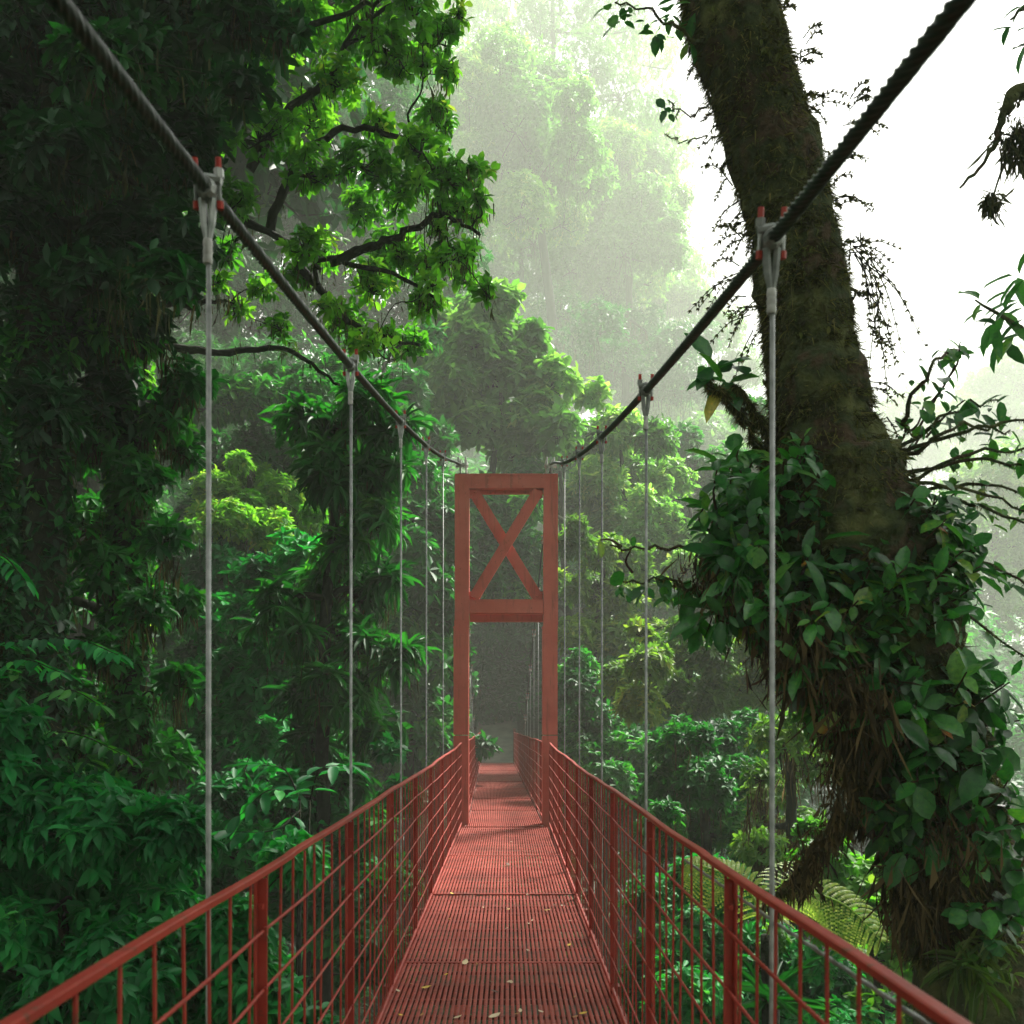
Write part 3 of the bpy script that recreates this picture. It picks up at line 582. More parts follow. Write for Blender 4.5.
mid('bright sunlit bush behind the fern below the big branch', [(820, 860, 26), (850, 880, 28), (890, 870, 26), (835, 920, 28), (880, 925, 30), (915, 900, 24), (860, 970, 30), (910, 970, 26), (800, 900, 22), (945, 960, 26), (930, 1010, 30)], 9, 865, .085, .055, 'leaflit', 7, 1.0, moss=60, tr=.08)
mid('blue-green bush low behind the near right railing', [(700, 880, 30), (740, 900, 30), (770, 950, 36), (820, 985, 36), (700, 940, 36), (750, 1000, 40), (690, 1000, 40), (830, 1040, 44), (890, 1040, 40), (650, 900, 26), (655, 960, 30), (640, 1020, 30)], 9.5, 740, .10, .045, 'leafblue', 7, .9, moss=60, tr=.08)
mid('dark full-crowned tree standing right of the far bridge end', [(x, y, 30) for x in (590, 635, 680, 725, 770) for y in (470, 520, 570, 620)], 39, 670, .34, .15, 'leafmid', 6, .7, tr=.3)
mid('deep green tree filling the forest left of the far bridge end', [(x, y, 30) for x in (350, 395, 440) for y in (500, 560, 620, 680, 730)], 30, 400, .30, .13, 'leafmid', 6, .8, tr=.3)
mid('shaded green tree behind the slender rosette tree', [(x, y, 30) for x in (205, 255, 305, 355) for y in (400, 455, 520, 590, 660, 720)], 19, 280, .21, .09, 'leafmid', 6, .8, tr=.2)
mid('shaded shrubby tree low right of the tower behind the rods', [(x, y, 28) for x in (575, 625, 675, 725, 775) for y in (690, 740, 790)], 23, 640, .24, .10, 'leafmid', 6, .8)
# left: bushes seen between the trunks
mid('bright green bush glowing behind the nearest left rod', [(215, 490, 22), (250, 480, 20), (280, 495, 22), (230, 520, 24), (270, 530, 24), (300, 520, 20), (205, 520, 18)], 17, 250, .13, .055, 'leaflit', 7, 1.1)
mid('dense green bush left of the middle rods', [(220, 570, 30), (265, 580, 30), (300, 560, 28), (210, 620, 30), (255, 630, 32), (300, 620, 30), (215, 680, 30), (260, 690, 32), (310, 690, 30), (220, 740, 30), (275, 745, 32), (325, 750, 28)], 15, 265, .19, .08, 'leafblue', 7, .9)
mid('low green bush under the rosette tree left of the bridge', [(220, 800, 30), (270, 810, 30), (320, 815, 28), (240, 850, 32), (290, 860, 32), (340, 860, 28), (210, 880, 30), (370, 830, 26), (300, 910, 34), (250, 930, 36), (350, 920, 30), (390, 880, 26), (380, 960, 34), (320, 980, 36), (400, 800, 22)], 12, 290, .16, .07, 'leafblue', 7, .9, tr=.1)
# rosette tree (long narrow leaves)
mid('slender tree of long drooping leaf rosettes by the second left rod', [(370, 400, 24), (395, 435, 20), (345, 430, 24), (385, 470, 20), (330, 480, 22), (375, 520, 22), (350, 550, 24), (325, 590, 22), (380, 590, 20), (355, 640, 24), (310, 640, 20), (390, 660, 18), (340, 700, 22), (375, 730, 22), (300, 700, 18), (345, 780, 22), (280, 820, 20), (310, 745, 18), (300, 420, 20), (280, 600, 18)],
    12, 338, .30, .06, 'leafmid', 9, .7, moss=1200, moss_len=.6, tr=.14, tm=TN, jy=.4)
# near left bush with small drooping leaves
mid('near bush of small drooping bright leaves at the lower left corner', [(-20, 800, 60), (40, 805, 55), (100, 830, 55), (150, 870, 52), (10, 870, 65), (80, 900, 65), (140, 930, 60), (200, 950, 58), (30, 960, 75), (110, 990, 75), (190, 1020, 70), (250, 1000, 50), (230, 930, 40), (60, 1040, 80), (280, 1050, 60), (175, 830, 36), (-60, 900, 80)],
    6.6, 60, .115, .048, 'leafblue', 6, .9, tr=.06, tm=TN, moss=60, jy=.35, clump_kw=dict(droop=.9, open_=(40, 80), stem=.04))
# ---- the big dark trees of the left
def lefttree(label, tpts, r0, r1, cl, L, W, leaf, moss=3000, moss_len=.5, **kw):
    b = np.array(tpts[0]); b = gb(b[0], b[1])
    return make_tree('mossy_tree', label, b, np.array(tpts), r0, r1, cl, L, W, leaf, group='big dark trees left of the bridge', ivy=1500, moss=moss, moss_len=moss_len, **kw)
lit = [(430, 30, 26), (405, 75, 28), (440, 95, 22), (380, 45, 28), (350, 90, 30), (425, 140, 28), (455, 165, 24), (400, 185, 30), (445, 205, 28), (470, 225, 20), (465, 265, 22), (480, 280, 14), (430, 260, 28), (395, 250, 28), (360, 150, 30), (350, 205, 30), (330, 260, 30), (370, 300, 26), (420, 300, 22), (310, 120, 30), (305, 180, 30), (405, 345, 20), (375, 355, 22), (340, 330, 24), (290, 240, 26), (410, 10, 26), (350, 20, 30), (445, 60, 14), (395, 120, 24), (485, 255, 8)]
LT = 10.5
def limbs_of(lists, Y, r=.07): return [(PL([(a_, b_, Y + c_) for a_, b_, c_ in pts]), r) for pts in lists]
vis = limbs_of([[(120, 60, .5), (230, 45, 0), (330, 20, -.4), (400, -10, -.8)], [(140, 190, 0), (215, 205, 0), (270, 235, 0), (330, 262, 0), (385, 270, 0), (440, 300, 0)],
                [(250, 170, 0), (290, 110, 0), (330, 80, 0), (360, 25, 0), (415, -5, 0)], [(290, 250, 0), (330, 300, 0), (360, 330, 0), (420, 345, 0)], [(270, 230, 0), (300, 160, 0), (350, 130, 0), (410, 140, 0), (450, 150, 0)],
                [(130, 300, 0), (180, 305, 0), (225, 300, 0)], [(140, 340, .6), (215, 352, .8), (288, 350, .9), (340, 385, .9)], [(330, 262, 0), (390, 240, 0), (440, 215, 0), (480, 235, 0)]], LT - .3, .052)
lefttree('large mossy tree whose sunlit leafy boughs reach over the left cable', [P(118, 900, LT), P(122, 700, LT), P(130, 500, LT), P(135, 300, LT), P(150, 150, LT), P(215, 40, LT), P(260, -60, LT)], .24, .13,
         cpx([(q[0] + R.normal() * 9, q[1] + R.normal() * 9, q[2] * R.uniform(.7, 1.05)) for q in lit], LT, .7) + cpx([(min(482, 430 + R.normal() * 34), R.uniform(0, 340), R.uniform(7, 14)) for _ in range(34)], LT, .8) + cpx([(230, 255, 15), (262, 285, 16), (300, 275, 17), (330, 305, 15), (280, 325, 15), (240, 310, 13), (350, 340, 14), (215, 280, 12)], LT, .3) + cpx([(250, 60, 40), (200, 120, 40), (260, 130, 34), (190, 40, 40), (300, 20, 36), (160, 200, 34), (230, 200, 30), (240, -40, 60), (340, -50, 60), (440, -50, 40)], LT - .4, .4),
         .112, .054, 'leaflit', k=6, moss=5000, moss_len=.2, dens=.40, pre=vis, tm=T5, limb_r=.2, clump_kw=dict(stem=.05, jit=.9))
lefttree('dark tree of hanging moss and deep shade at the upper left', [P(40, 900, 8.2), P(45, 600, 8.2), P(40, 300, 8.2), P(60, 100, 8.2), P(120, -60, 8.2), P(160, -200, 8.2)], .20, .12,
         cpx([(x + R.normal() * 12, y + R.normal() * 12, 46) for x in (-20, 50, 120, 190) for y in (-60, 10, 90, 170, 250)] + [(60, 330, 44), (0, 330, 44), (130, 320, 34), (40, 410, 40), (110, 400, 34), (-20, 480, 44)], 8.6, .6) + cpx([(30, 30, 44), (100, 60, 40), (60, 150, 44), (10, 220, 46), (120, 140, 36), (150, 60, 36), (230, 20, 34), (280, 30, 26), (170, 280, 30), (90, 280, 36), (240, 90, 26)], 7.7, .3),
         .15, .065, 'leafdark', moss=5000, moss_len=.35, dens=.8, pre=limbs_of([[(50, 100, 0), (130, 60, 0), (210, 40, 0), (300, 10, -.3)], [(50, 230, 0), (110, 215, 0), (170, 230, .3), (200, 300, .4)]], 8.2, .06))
lefttree('moss-draped dark trunk standing left of the nearest rod', [P(140, 1000, 9.2), P(138, 800, 9.2), P(125, 600, 9.2), P(130, 450, 9.2), P(105, 300, 9.2), P(90, 100, 9.2)], .20, .14,
         cpx([(165, 420, 26), (185, 450, 20), (60, 450, 36), (30, 530, 38), (90, 520, 30), (165, 540, 20), (50, 600, 36), (185, 600, 18), (60, 690, 34), (180, 680, 18), (20, 740, 34), (90, 750, 26)], 9.2, .5) + cpx([(125, 330, 34), (95, 440, 30), (140, 480, 28), (110, 570, 30), (150, 610, 26), (105, 650, 26), (135, 720, 26), (60, 420, 36), (20, 620, 40), (100, 790, 30), (170, 760, 26), (40, 350, 36), (0, 440, 40), (190, 380, 24), (80, 240, 34)], 8.7, .35),
         .15, .06, 'leafmid', moss=5000, moss_len=.35, dens=.75, moss_mat='moss')
lefttree('brown bare trunk at the very left edge of the picture', [P(5, 1000, 7.4), P(6, 800, 7.4), P(4, 650, 7.4), P(-4, 480, 7.4), P(-30, 200, 7.4), P(-80, -100, 7.4)], .07, .055,
         cpx([(-70, 100, 60), (-120, 200, 60), (-90, -20, 60)], 7.4), .12, .05, 'leafdark', moss=300, bark='barkbrown')
# near sprays of leaves at the left edge: young shrubs with pinnate twigs
def spray_shrub(label, base, twigs, L, W, leaf, name='understory_shrub', group='young shrubs at the left edge', tm=TD, step=.06, droop=.3):
    base = np.asarray(base, float); t = tag(empty(name, tuple(base)), label, 'shrub', group); B = Geo(); G = Geo()
    for pts in twigs:
        pts = np.asarray(pts); stem0 = pts[0]
        p = spline(pts, 16); B.tube(spline([base + (R.normal(size=3) * .02) * np.array([1, 1, 0]), (base + stem0) / 2 + R.normal(size=3) * .05, stem0], 8), np.linspace(.018, .009, 8), 6)
        B.tube(p, np.linspace(.009, .003, 16), 5)
        ln = np.linalg.norm(np.diff(p, axis=0), axis=1).sum(); n = max(4, int(ln / step)); u = np.linspace(.15, 1, n) * 15; i = np.minimum(u.astype(int), 14); f = (u - i)[:, None]
        c = p[i] * (1 - f) + p[i + 1] * f; T = nrm(p[i + 1] - p[i]); s_ = nrm(np.cross(T, [0, 0, 1.]))
        for sg in (-1, 1):
            d = nrm(T * .55 + s_ * sg + np.array([0, 0, -droop]) + R.normal(size=(n, 3)) * .15)
            leaves(G, c, d, nrm(np.array([0, 0, 1.]) + R.normal(size=(n, 3)) * .25), L * R.uniform(.8, 1.15, n), W, tm, R.random(n))
        leaves(G, c[-1:], T[-1:], np.array([[0, 0, 1.]]), L, W, tm, R.random(1))
    B.build('stem', M['barkdark'], t, loc=base).location = (0, 0, 0); G.build('leaves', M[leaf], t, loc=base).location = (0, 0, 0)
    return t
def gbp(px, Y): return gb(P(px, 0, Y)[0], Y)
spray_shrub('shrub twigs of paired oval leaves at the left edge above the bush', gbp(10, 6.2), [PL([(-30, 650, 6.3), (30, 640, 6.1), (80, 640, 6), (118, 655, 5.9)]), PL([(-20, 690, 6.3), (20, 660, 6.2), (60, 672, 6)]), PL([(-30, 570, 6.4), (0, 555, 6.2), (25, 580, 6.1)])], .13, .05, 'leafblue')
spray_shrub('shrub with pointed leaf sprays in front of the dark trunk', gbp(60, 6.6), [PL([(40, 730, 6.7), (80, 735, 6.5), (125, 755, 6.4)]), PL([(40, 700, 6.7), (70, 690, 6.5), (100, 705, 6.4)]), PL([(30, 760, 6.7), (60, 770, 6.5), (90, 760, 6.4)])], .15, .05, 'leafmid')
spray_shrub('big-leaved shrub beside the rosette tree left of the railing', gbp(290, 8.8), [PL([(300, 800, 8.8), (270, 790, 8.6), (240, 815, 8.5)]), PL([(300, 800, 8.8), (285, 770, 8.6), (262, 765, 8.6)]), PL([(300, 810, 8.8), (275, 830, 8.5), (232, 832, 8.4)]), PL([(310, 800, 8.8), (320, 770, 8.6), (345, 765, 8.5)])], .27, .10, 'leafblue', step=.12)
# ---- the leaning mossy tree of the right foreground
TR = 5.3
tpx = [(715, -120, 54), (724, -40, 52), (736, 30, 49), (764, 120, 45), (791, 220, 46), (804, 300, 47), (815, 380, 49), (825, 440, 58), (838, 500, 76), (852, 570, 86), (876, 650, 80), (902, 720, 72), (930, 790, 66), (945, 860, 58), (958, 940, 55), (975, 1030, 56)][::-1]
tp = PL([(a, b, TR) for a, b, _ in tpx]); trr = np.array([c * (.90 if q < 450 else .96) for _, q, c in tpx]) / F * TR
base = gb(tp[0][0] + .15, TR); t = tag(empty('leaning_mossy_tree', tuple(base)), 'thick leaning moss-covered tree trunk rising past the right cable', 'tree')
full = np.vstack([[base], base * .5 + tp[0] * .5, tp]); fr = np.concatenate([[.5, .34], trr])
fp = spline(full, 90); frr = np.interp(np.linspace(0, 1, 90), np.linspace(0, 1, len(fr)), fr)
fp[3:-2] += np.cumsum(R.normal(size=(85, 3)) * .004, 0) * 0 + R.normal(size=(85, 3)) * .006
g = Geo(); g.tube(fp, frr * (1 + .05 * np.sin(np.arange(90) * .9) + .03 * np.sin(np.arange(90) * 2.3)), 30, noise=.11)
g.build('trunk', M['bark'], t, loc=base).location = (0, 0, 0)
B = Geo(); lim = []
def rl(pts, r0, r1, n=20): lim.append(limb(B, PL(pts), r0, r1, n, 8, wob=.012)); return lim[-1][0]
rl([(900, 700, TR), (890, 745, TR - .1), (880, 800, TR - .1), (862, 812, TR - .1), (838, 822, TR - .1), (815, 850, TR - .1), (795, 880, TR), (770, 900, TR)], .075, .02)
rl([(835, 690, TR - .2), (845, 745, TR - .2), (862, 785, TR - .1), (878, 806, TR - .1)], .05, .04)
rl([(862, 812, TR), (905, 795, TR + .1), (940, 780, TR + .1)], .04, .05)
rl([(765, 470, TR), (745, 420, TR - .1), (722, 395, TR - .2), (705, 378, TR - .2)], .022, .008)
rl([(770, 450, TR), (760, 420, TR - .1), (735, 385, TR - .2)], .016, .006)
rl([(745, 520, TR), (700, 548, TR - .2), (650, 548, TR - .2), (610, 545, TR - .2)], .012, .004)
rl([(750, 600, TR), (700, 590, TR - .2), (660, 580, TR - .2), (620, 580, TR - .2)], .012, .004)
rl([(740, 35, TR), (700, 45, TR - .1), (660, 15, TR - .1), (615, 2, TR - .1)], .014, .004)
rl([(745, 60, TR), (712, 95, TR - .1), (690, 115, TR - .1), (668, 100, TR - .1)], .007, .003)
rl([(760, 145, TR), (720, 135, TR - .1), (690, 140, TR - .1), (665, 135, TR - .1)], .006, .003)
TW = []
for e in ((1060, 425), (1070, 470), (1050, 500), (1060, 540), (1040, 590), (1070, 610), (1010, 430), (960, 350), (1000, 400), (1030, 660), (985, 700), (1060, 450), (1050, 520)):
    a = (890 + R.normal() * 15, 480 + (e[1] - 480) * .35 + R.normal() * 10)
    TW.append(rl([(a[0], a[1], TR), ((a[0] * .5 + e[0] * .5), a[1] * .4 + e[1] * .6 - 12, TR + R.normal() * .2), (e[0], e[1], TR + R.normal() * .3)], .013, .004, 14))
for p_, r_ in lim: Geo().tube(p_, r_, 8, noise=.12).build('limb', M['bark'], t, loc=base).location = (0, 0, 0)
g = Geo(); sel = fp[14:]; sr = frr[14:] * 1.02
fuzz(g, sel, sr, 60000, .05, .0035, .5)
fuzz(g, sel, sr * 1.0, 14000, .11, .0035, .9)
for p, r in lim[:5]: fuzz(g, p, r, 2500, .05, .003, .8)
for p, r in lim[5:]: fuzz(g, p, r, 260, .03, .002, .6)
g.build('moss', M['mossgreen'], t, False, loc=base).location = (0, 0, 0)
CG = Geo(); clumps(CG, dome((1.2, 5.5, 9.8), 3.6, 1.8, 30, 1.0), .16, .07, 6, T4, .30); clumps(CG, dome((.2, 2.0, 9.2), 2.6, 1.2, 14, .9), .16, .07, 6, T4, .30)
CG.build('crown', M['leafgloss'], t, loc=base).location = (0, 0, 0); p_, r_ = limb(Geo(), [tp[-1] - np.array([.02, 0, .2]), (.6, 5.4, 7.6), (1.0, 5.5, 9.2)], .27, .1, 12, 10); Geo().tube(p_, r_, 12, noise=.1).build('limb', M['bark'], t, loc=base).location = (0, 0, 0)
# hanging beard moss
g = Geo()
def beard(pts, n, ln, sp=.03, w=.0019): strands(g, PL([(a, b, TR - .28 + R.normal() * .12) for a, b in pts]), int(n * .8), ln * .62, w, sp * 1.8, .38)
beard([(800 + i * 6, 640 + 6 * i) for i in range(14)], 2600, .55, .05); beard([(770 + i * 5, 600 + 8 * i) for i in range(8)], 900, .4, .05)
beard([(835, 770), (850, 790), (870, 810), (840, 815), (815, 845), (800, 870)], 1300, .22, .03); beard([(905, 870), (915, 880), (925, 900)], 700, .6, .04)
beard([(705 + 5 * i, 560 + 4 * i) for i in range(10)], 900, .35, .04); beard([(930 + 4 * i, 800 + 10 * i) for i in range(8)], 900, .35, .05)
for p, r in lim[:3]: strands(g, p, 500, .22, .003, .02, .15)
g.build('beard_moss', M['mossbrown'], t, False, loc=base).location = (0, 0, 0)
# tufts standing off the trunk sides (filmy fern and moss twigs)
g = Geo(); gr = Geo()
ii = R.integers(14, 88, 420); o_ = nrm(R.normal(size=(420, 3)) * np.array([1, 1, .1]) + np.array([0, -.6, 0])); pos_ = fp[ii] + o_ * (frr[ii] * 1.03)[:, None]
rosettes(g, pos_, nrm(o_ + np.array([0, 0, .3])), 6, .055, .02, T5, droop=.8, stem=.03)
def tuft(px, py, dx, dy, L, n, Y=None, wid=.012, spread=.35):
    Y = TR if Y is None else Y; a = P(px, py, Y); s0 = L / F * Y
    for _ in range(max(2, n // 2)):
        d = nrm(np.array([dx, R.normal() * .5, -dy]) + R.normal(size=3) * spread); l = s0 * R.uniform(.4, 1.1)
        st = a + R.normal(size=3) * .03; e = st + d * l + np.array([0, 0, -.25 * l]); p = spline([st, st + d * l * .55 + np.array([0, 0, .03 * l]), e], 9)
        gr.tube(p, np.linspace(.0045, .002, 9), 3, cap=False)
        T = nrm(np.gradient(p, axis=0)); q = np.repeat(p[2:], 4, 0); T4_ = np.repeat(T[2:], 4, 0)
        dd = nrm(T4_ * .8 + R.normal(size=(len(q), 3)) * .5); leaves(g, q, dd, R.normal(size=(len(q), 3)), .028, wid, T4, R.random(len(q)))
for a in [(R.choice([760, 850]) + (yy_ - 200) * .15, yy_, 0, 0, 26, 3) for yy_ in ()] + [(765 - 45 + (yy_ - 120) * .26 + R.normal() * 4, yy_, -.8, R.uniform(-.3, .8), R.uniform(14, 30), 4) for yy_ in range(60, 440, 50)] + [(765 + 42 + (yy_ - 120) * .27 + R.normal() * 4, yy_, .8, R.uniform(-.3, .9), R.uniform(14, 32), 5) for yy_ in range(10, 440, 46)] + [(748, 240, -1, -.1, 60, 8), (745, 270, -1, .2, 55, 8), (752, 300, -.8, .6, 50, 8), (752, 320, -.9, .4, 60, 8), (742, 180, -.9, -.2, 55, 4), (735, 120, -.6, .9, 60, 2), (750, 205, -1, .4, 60, 4),
          (848, 100, .8, -.6, 34, 8), (800, 40, .7, -.5, 36, 5), (848, 130, .9, .2, 36, 7), (805, 100, .8, -.3, 45, 9), (850, 240, .8, .5, 45, 10), (855, 250, .7, 1, 70, 12), (862, 265, .6, 1.2, 90, 10), (866, 285, .5, 1.4, 85, 9), (835, 205, .9, -.2, 38, 7), (840, 160, .9, 0, 28, 6), (870, 330, .3, 1, 60, 6), (795, 60, .8, 0, 30, 5)]:
    tuft(*a)
gr.build('moss_twig', M['barkdark'], t, loc=base).location = (0, 0, 0); g.build('filmy_fern', M['mossgreen'], t, False, loc=base).location = (0, 0, 0)
# epiphytic shrubs on the swelling of the trunk: each its own plant
def epiphyte(label, spots, L, leaf='leafgloss', k=6, W=None, Y0=TR - .38, tm=TD, jit=.12, stems=True, droop=.45, name='epiphyte_shrub', open_=(45, 95), cat='epiphyte', grp='leafy epiphytes on the leaning tree'):
    c0 = P(spots[0][0], spots[0][1], TR - .1 if grp else Y0); o = tag(empty(name, tuple(c0)), label, cat, grp); G = Geo(); B = Geo()
    for q in spots:
        px, py = q[:2]; dirx = q[2] if len(q) > 2 else R.normal() * .4; dz = q[3] if len(q) > 3 else R.uniform(-.1, .7)
        Y = Y0 + R.normal() * jit; c = P(px, py, Y); d = nrm(np.array([dirx, -.75, dz]) + R.normal(size=3) * .15)
        l = min(L, .19) * R.uniform(.35, .95)
        rosettes(G, c[None], d[None], k + R.integers(-1, 2), l, (W or L * R.uniform(.30, .42)), tm, open_, droop, stem=l * .9, lv=.45, jit=.9)
        if stems:
            b = c - d * l * 1.8 + np.array([0, .1, -.05]); B.tube(spline([b, (b + c) / 2 + R.normal(size=3) * .02, c], 7), np.linspace(.008, .004, 7), 5, cap=False)
    if B.n: B.build('stem', M['barkbrown'], o, loc=c0).location = (0, 0, 0)
    G.build('leaves', M[leaf], o, loc=c0).location = (0, 0, 0)
    return o
def spots(cx, cy, rx, ry, n):
    out = []; n = int(n * 1.35)
    while len(out) < n:
        a, b = R.uniform(-1, 1, 2)
        if a * a + b * b < 1: out.append((cx + a * rx, cy + b * ry, a * .7, -b * .5 + .2))
    return out
epiphyte('leafy epiphyte shrub high on the left shoulder of the swollen trunk', spots(742, 505, 40, 58, 40), .17)
epiphyte('small epiphyte with round leaves on the front of the trunk swelling', spots(800, 490, 30, 55, 16), .14, k=5)
epiphyte('large-leaved epiphyte low on the left of the swollen trunk', spots(752, 585, 48, 50, 32), .19)
epiphyte('epiphyte with broad leaves in the middle of the swelling', spots(850, 590, 65, 60, 34), .18)
epiphyte('dense epiphyte shrub on the right shoulder of the swelling', spots(935, 560, 52, 80, 56), .165)
epiphyte('bushy epiphyte with leaf whorls below the middle of the swelling', spots(870, 680, 82, 58, 56), .18)
epiphyte('epiphyte with large dark leaves on the right lower trunk', spots(960, 720, 60, 70, 36), .22)
epiphyte('broad dark-leaved epiphyte hanging where the trunk leaves the swelling', spots(930, 800, 62, 60, 30), .21, droop=.8)
epiphyte('round-leaved epiphyte on the trunk near the right edge of the picture', spots(1000, 850, 40, 90, 20), .22, droop=.8)
epiphyte('small spray of leaves low on the trunk at the lower right', spots(985, 950, 40, 60, 8), .18, droop=.7)
epiphyte('strap-leaved tuft spilling from the left side of the swelling', spots(732, 535, 30, 50, 12), .26, 'leafgloss', 7, .022, tm=TN, droop=1.2, stems=False, name='strap_leaf_tuft', open_=(30, 100))
epiphyte('spiky strap-leaved tuft at the foot of the trunk lower right', spots(990, 960, 40, 30, 14), .34, 'grass', 12, .018, tm=TN, droop=.4, stems=False, name='strap_leaf_tuft', open_=(20, 80))
epiphyte('big leaf cluster on the twig left of the trunk above the swelling', [(712, 362, -.6, .3), (722, 385, -.4, -.2), (700, 380, -.8, -.1), (735, 360, .1, .4)], .21, k=4, Y0=TR - .2, jit=.04, stems=False)
epiphyte('few round leaves at the tip of the twig near the tower side', [(600, 540, -.7, 0), (632, 547, -.3, .3)], .12, k=2, Y0=TR - .2, jit=.02)
epiphyte('drooping leaf spray hanging left of the swelling beside the third rod', [(620, 585, -.7, 0), (645, 590, -.3, -.4), (668, 600, 0, -.6), (690, 592, 0, -.3), (655, 575, 0, .4), (700, 630, .1, -.8)], .19, k=5, Y0=TR - .2, jit=.05, droop=1.2, stems=False)
epiphyte('leafy spray at the top left of the leaning trunk', [(605, 8, -.8, .2), (630, 5, -.3, .4), (645, 22, -.4, -.2), (665, 12, 0, .4), (655, 35, -.2, -.5), (680, 25, .2, .3), (690, 42, 0, -.3), (620, 20, -.5, -.5), (700, 20, .2, .3), (675, 0, 0, .6)], .12, k=5, Y0=TR - .1, jit=.06, stems=False)
epiphyte('single leaf rosette left of the trunk below the top spray', [(665, 108, -.4, .1)], .10, k=7, Y0=TR - .1, jit=.01, stems=False)
epiphyte('upright leafy shoot with an orange leaf right of the trunk', [(905, 425, 0, .6), (925, 400, .2, .6), (945, 385, .2, .8), (955, 365, .3, .6), (960, 345, .1, .9), (940, 420, .6, .4), (915, 440, .2, .5), (895, 450, -.2, .6), (965, 400, .6, .3)], .15, k=5, Y0=TR + .05, jit=.08)
tws = []
for p in TW:
    for i in (5, 8, 11, 13):
        q = p[i]; tws.append(((q[0] / q[1]) * F + CX, CY - (q[2] - EYE) / q[1] * F, R.normal() * .5 + .4, R.uniform(-.1, .5)))
epiphyte('twiggy shrub reaching from the trunk to the right edge of the picture', tws, .14, k=4, Y0=TR, jit=.03, droop=.3, stems=False)
# ---- tree beyond the right edge: its limbs reach into the picture
Yr = 6.4; b = gb(P(1230, 0, Yr)[0], Yr)
def exr(G, B):
    for pts, r0, r1 in (([(1220, 150, 0), (1100, 130, 0), (1045, 95, 0), (1015, 92, 0), (1005, 112, 0)], .09, .035), ([(1008, 100, 0), (1000, 130, 0), (985, 160, 0), (960, 188, 0)], .03, .007),
                        ([(1225, 300, 0), (1100, 340, 0), (1045, 345, 0), (1015, 325, 0), (975, 300, 0)], .05, .005), ([(1220, 0, 0), (1100, -20, 0), (1040, 0, 0), (1010, 20, 0)], .05, .006), ([(1060, 120, 0), (1030, 130, 0), (1010, 140, 0)], .04, .02)):
        limb(B, PL([(a, c, Yr + d) for a, c, d in pts]), r0, r1, 18, 7, noise=.25, wob=.008)
    for q in ((980, 300), (1000, 310), (1012, 330), (992, 322), (1020, 300), (1015, 275), (1035, 330), (1000, 340), (1010, 25), (1020, 5), (1030, 40), (1045, 10), (1060, 330), (1080, 340)):
        c = P(q[0], q[1], Yr + R.normal() * .1); rosettes(G, c[None], nrm(np.array([[-.5, -.4, R.uniform(-.2, .7)]])), 4, .19, .07, TD, stem=.08)
RT = make_tree('overhanging_tree', 'tree outside the right edge with a dead mossy branch and leaf sprays reaching in', b, [P(1235, 800, Yr), P(1225, 400, Yr), P(1215, 100, Yr), P(1230, -200, Yr), np.array([4.6, 6.8, 11.5])], .22, .12,
          cpx([(1260, -150, 80), (1340, -60, 80), (1200, -250, 90), (1300, 60, 60)], Yr) + dome((3.4, 7.6, 13.2), 3.8, 2.2, 34, 1.25) + dome((.5, 5, 12.5), 3.2, 1.5, 18, 1.1) + dome((5.2, 11.6, 14.6), 3.8, 2.0, 40, 1.3), .15, .06, 'leafgloss', 'bark', 6, T5, .6, moss=400, moss_len=.3, extra=exr)  # high crown domes are unseen, added to shade the near deck
g = Geo(); strands(g, PL([(1012, 95, Yr), (1005, 115, Yr), (998, 135, Yr), (1020, 100, Yr), (1003, 105, Yr)]), 160, .06, .005, .02, .8); strands(g, PL([(1012, 140, Yr), (1020, 130, Yr), (1025, 150, Yr)]), 300, .30, .004, .04, .35)
strands(g, PL([(990, 198, Yr), (993, 205, Yr)]), 260, .13, .005, .022, .5)
B = Geo(); limb(B, PL([(1012, 145, Yr), (1000, 175, Yr), (992, 200, Yr)]), .011, .006, 8, 5); B.build('dead_twig', M['bark'], RT, loc=b).location = (0, 0, 0)
g.build('hanging_tuft', M['moss'], RT, False, loc=b).location = (0, 0, 0)
# ---- tree fern and palm-like plant low right
def fern(label, px, py, Y, fronds, name='tree_fern', leaf='fern', pin=.28, seg=24):
    b = gb(P(px, 0, Y)[0], Y); crown = P(px, py, Y); t = tag(empty(name, tuple(b)), label, 'fern'); Geo().tube(spline([b, (b + crown) / 2 + np.array([.05, 0, 0]), crown], 12), np.linspace(.09, .06, 12), 9, noise=.15).build('trunk', M['barkdark'], t, loc=b).location = (0, 0, 0)
    for pts in fronds:
        pts = PL([(a, c, Y + d) for a, c, d in pts]); p = spline(np.vstack([[crown], pts]), seg); G = Geo(); G.tube(p, np.linspace(.011, .003, seg), 5)
        T = nrm(np.gradient(p, axis=0)); side = nrm(np.cross(T, [0, -.85, .55])); up = np.cross(side, T)
        for i in range(3, seg - 1):
            u = i / (seg - 1); ln = pin * (math.sin(math.pi * min(1, u * .92 + .06)) ** .7)
            for sg in (-1, 1):
                dr = nrm(side[i] * sg + T[i] * .45 - up[i] * .25); q = p[i][None] + dr * np.linspace(0, ln, 14)[:, None] + np.array([0, 0, -1.]) * (np.linspace(0, 1, 14) ** 2 * ln * .35)[:, None]
                G.tube(q[::3], .0016, 3, cap=False)
                for s2 in (-1, 1):
                    w = .024 * np.sin(np.linspace(.35, 3.05, 14)) ** .6; d2 = nrm(np.cross(dr, up[i]) * s2 + dr * .5 - up[i] * .15)
                    leaves(G, q, np.tile(d2, (14, 1)), np.tile(up[i], (14, 1)) + R.normal(size=(14, 3)) * .15, w, .02, T4, np.clip(.5 + .25 * R.normal(size=14), 0, 1))
        G.build('frond', M[leaf], t, loc=b).location = (0, 0, 0)
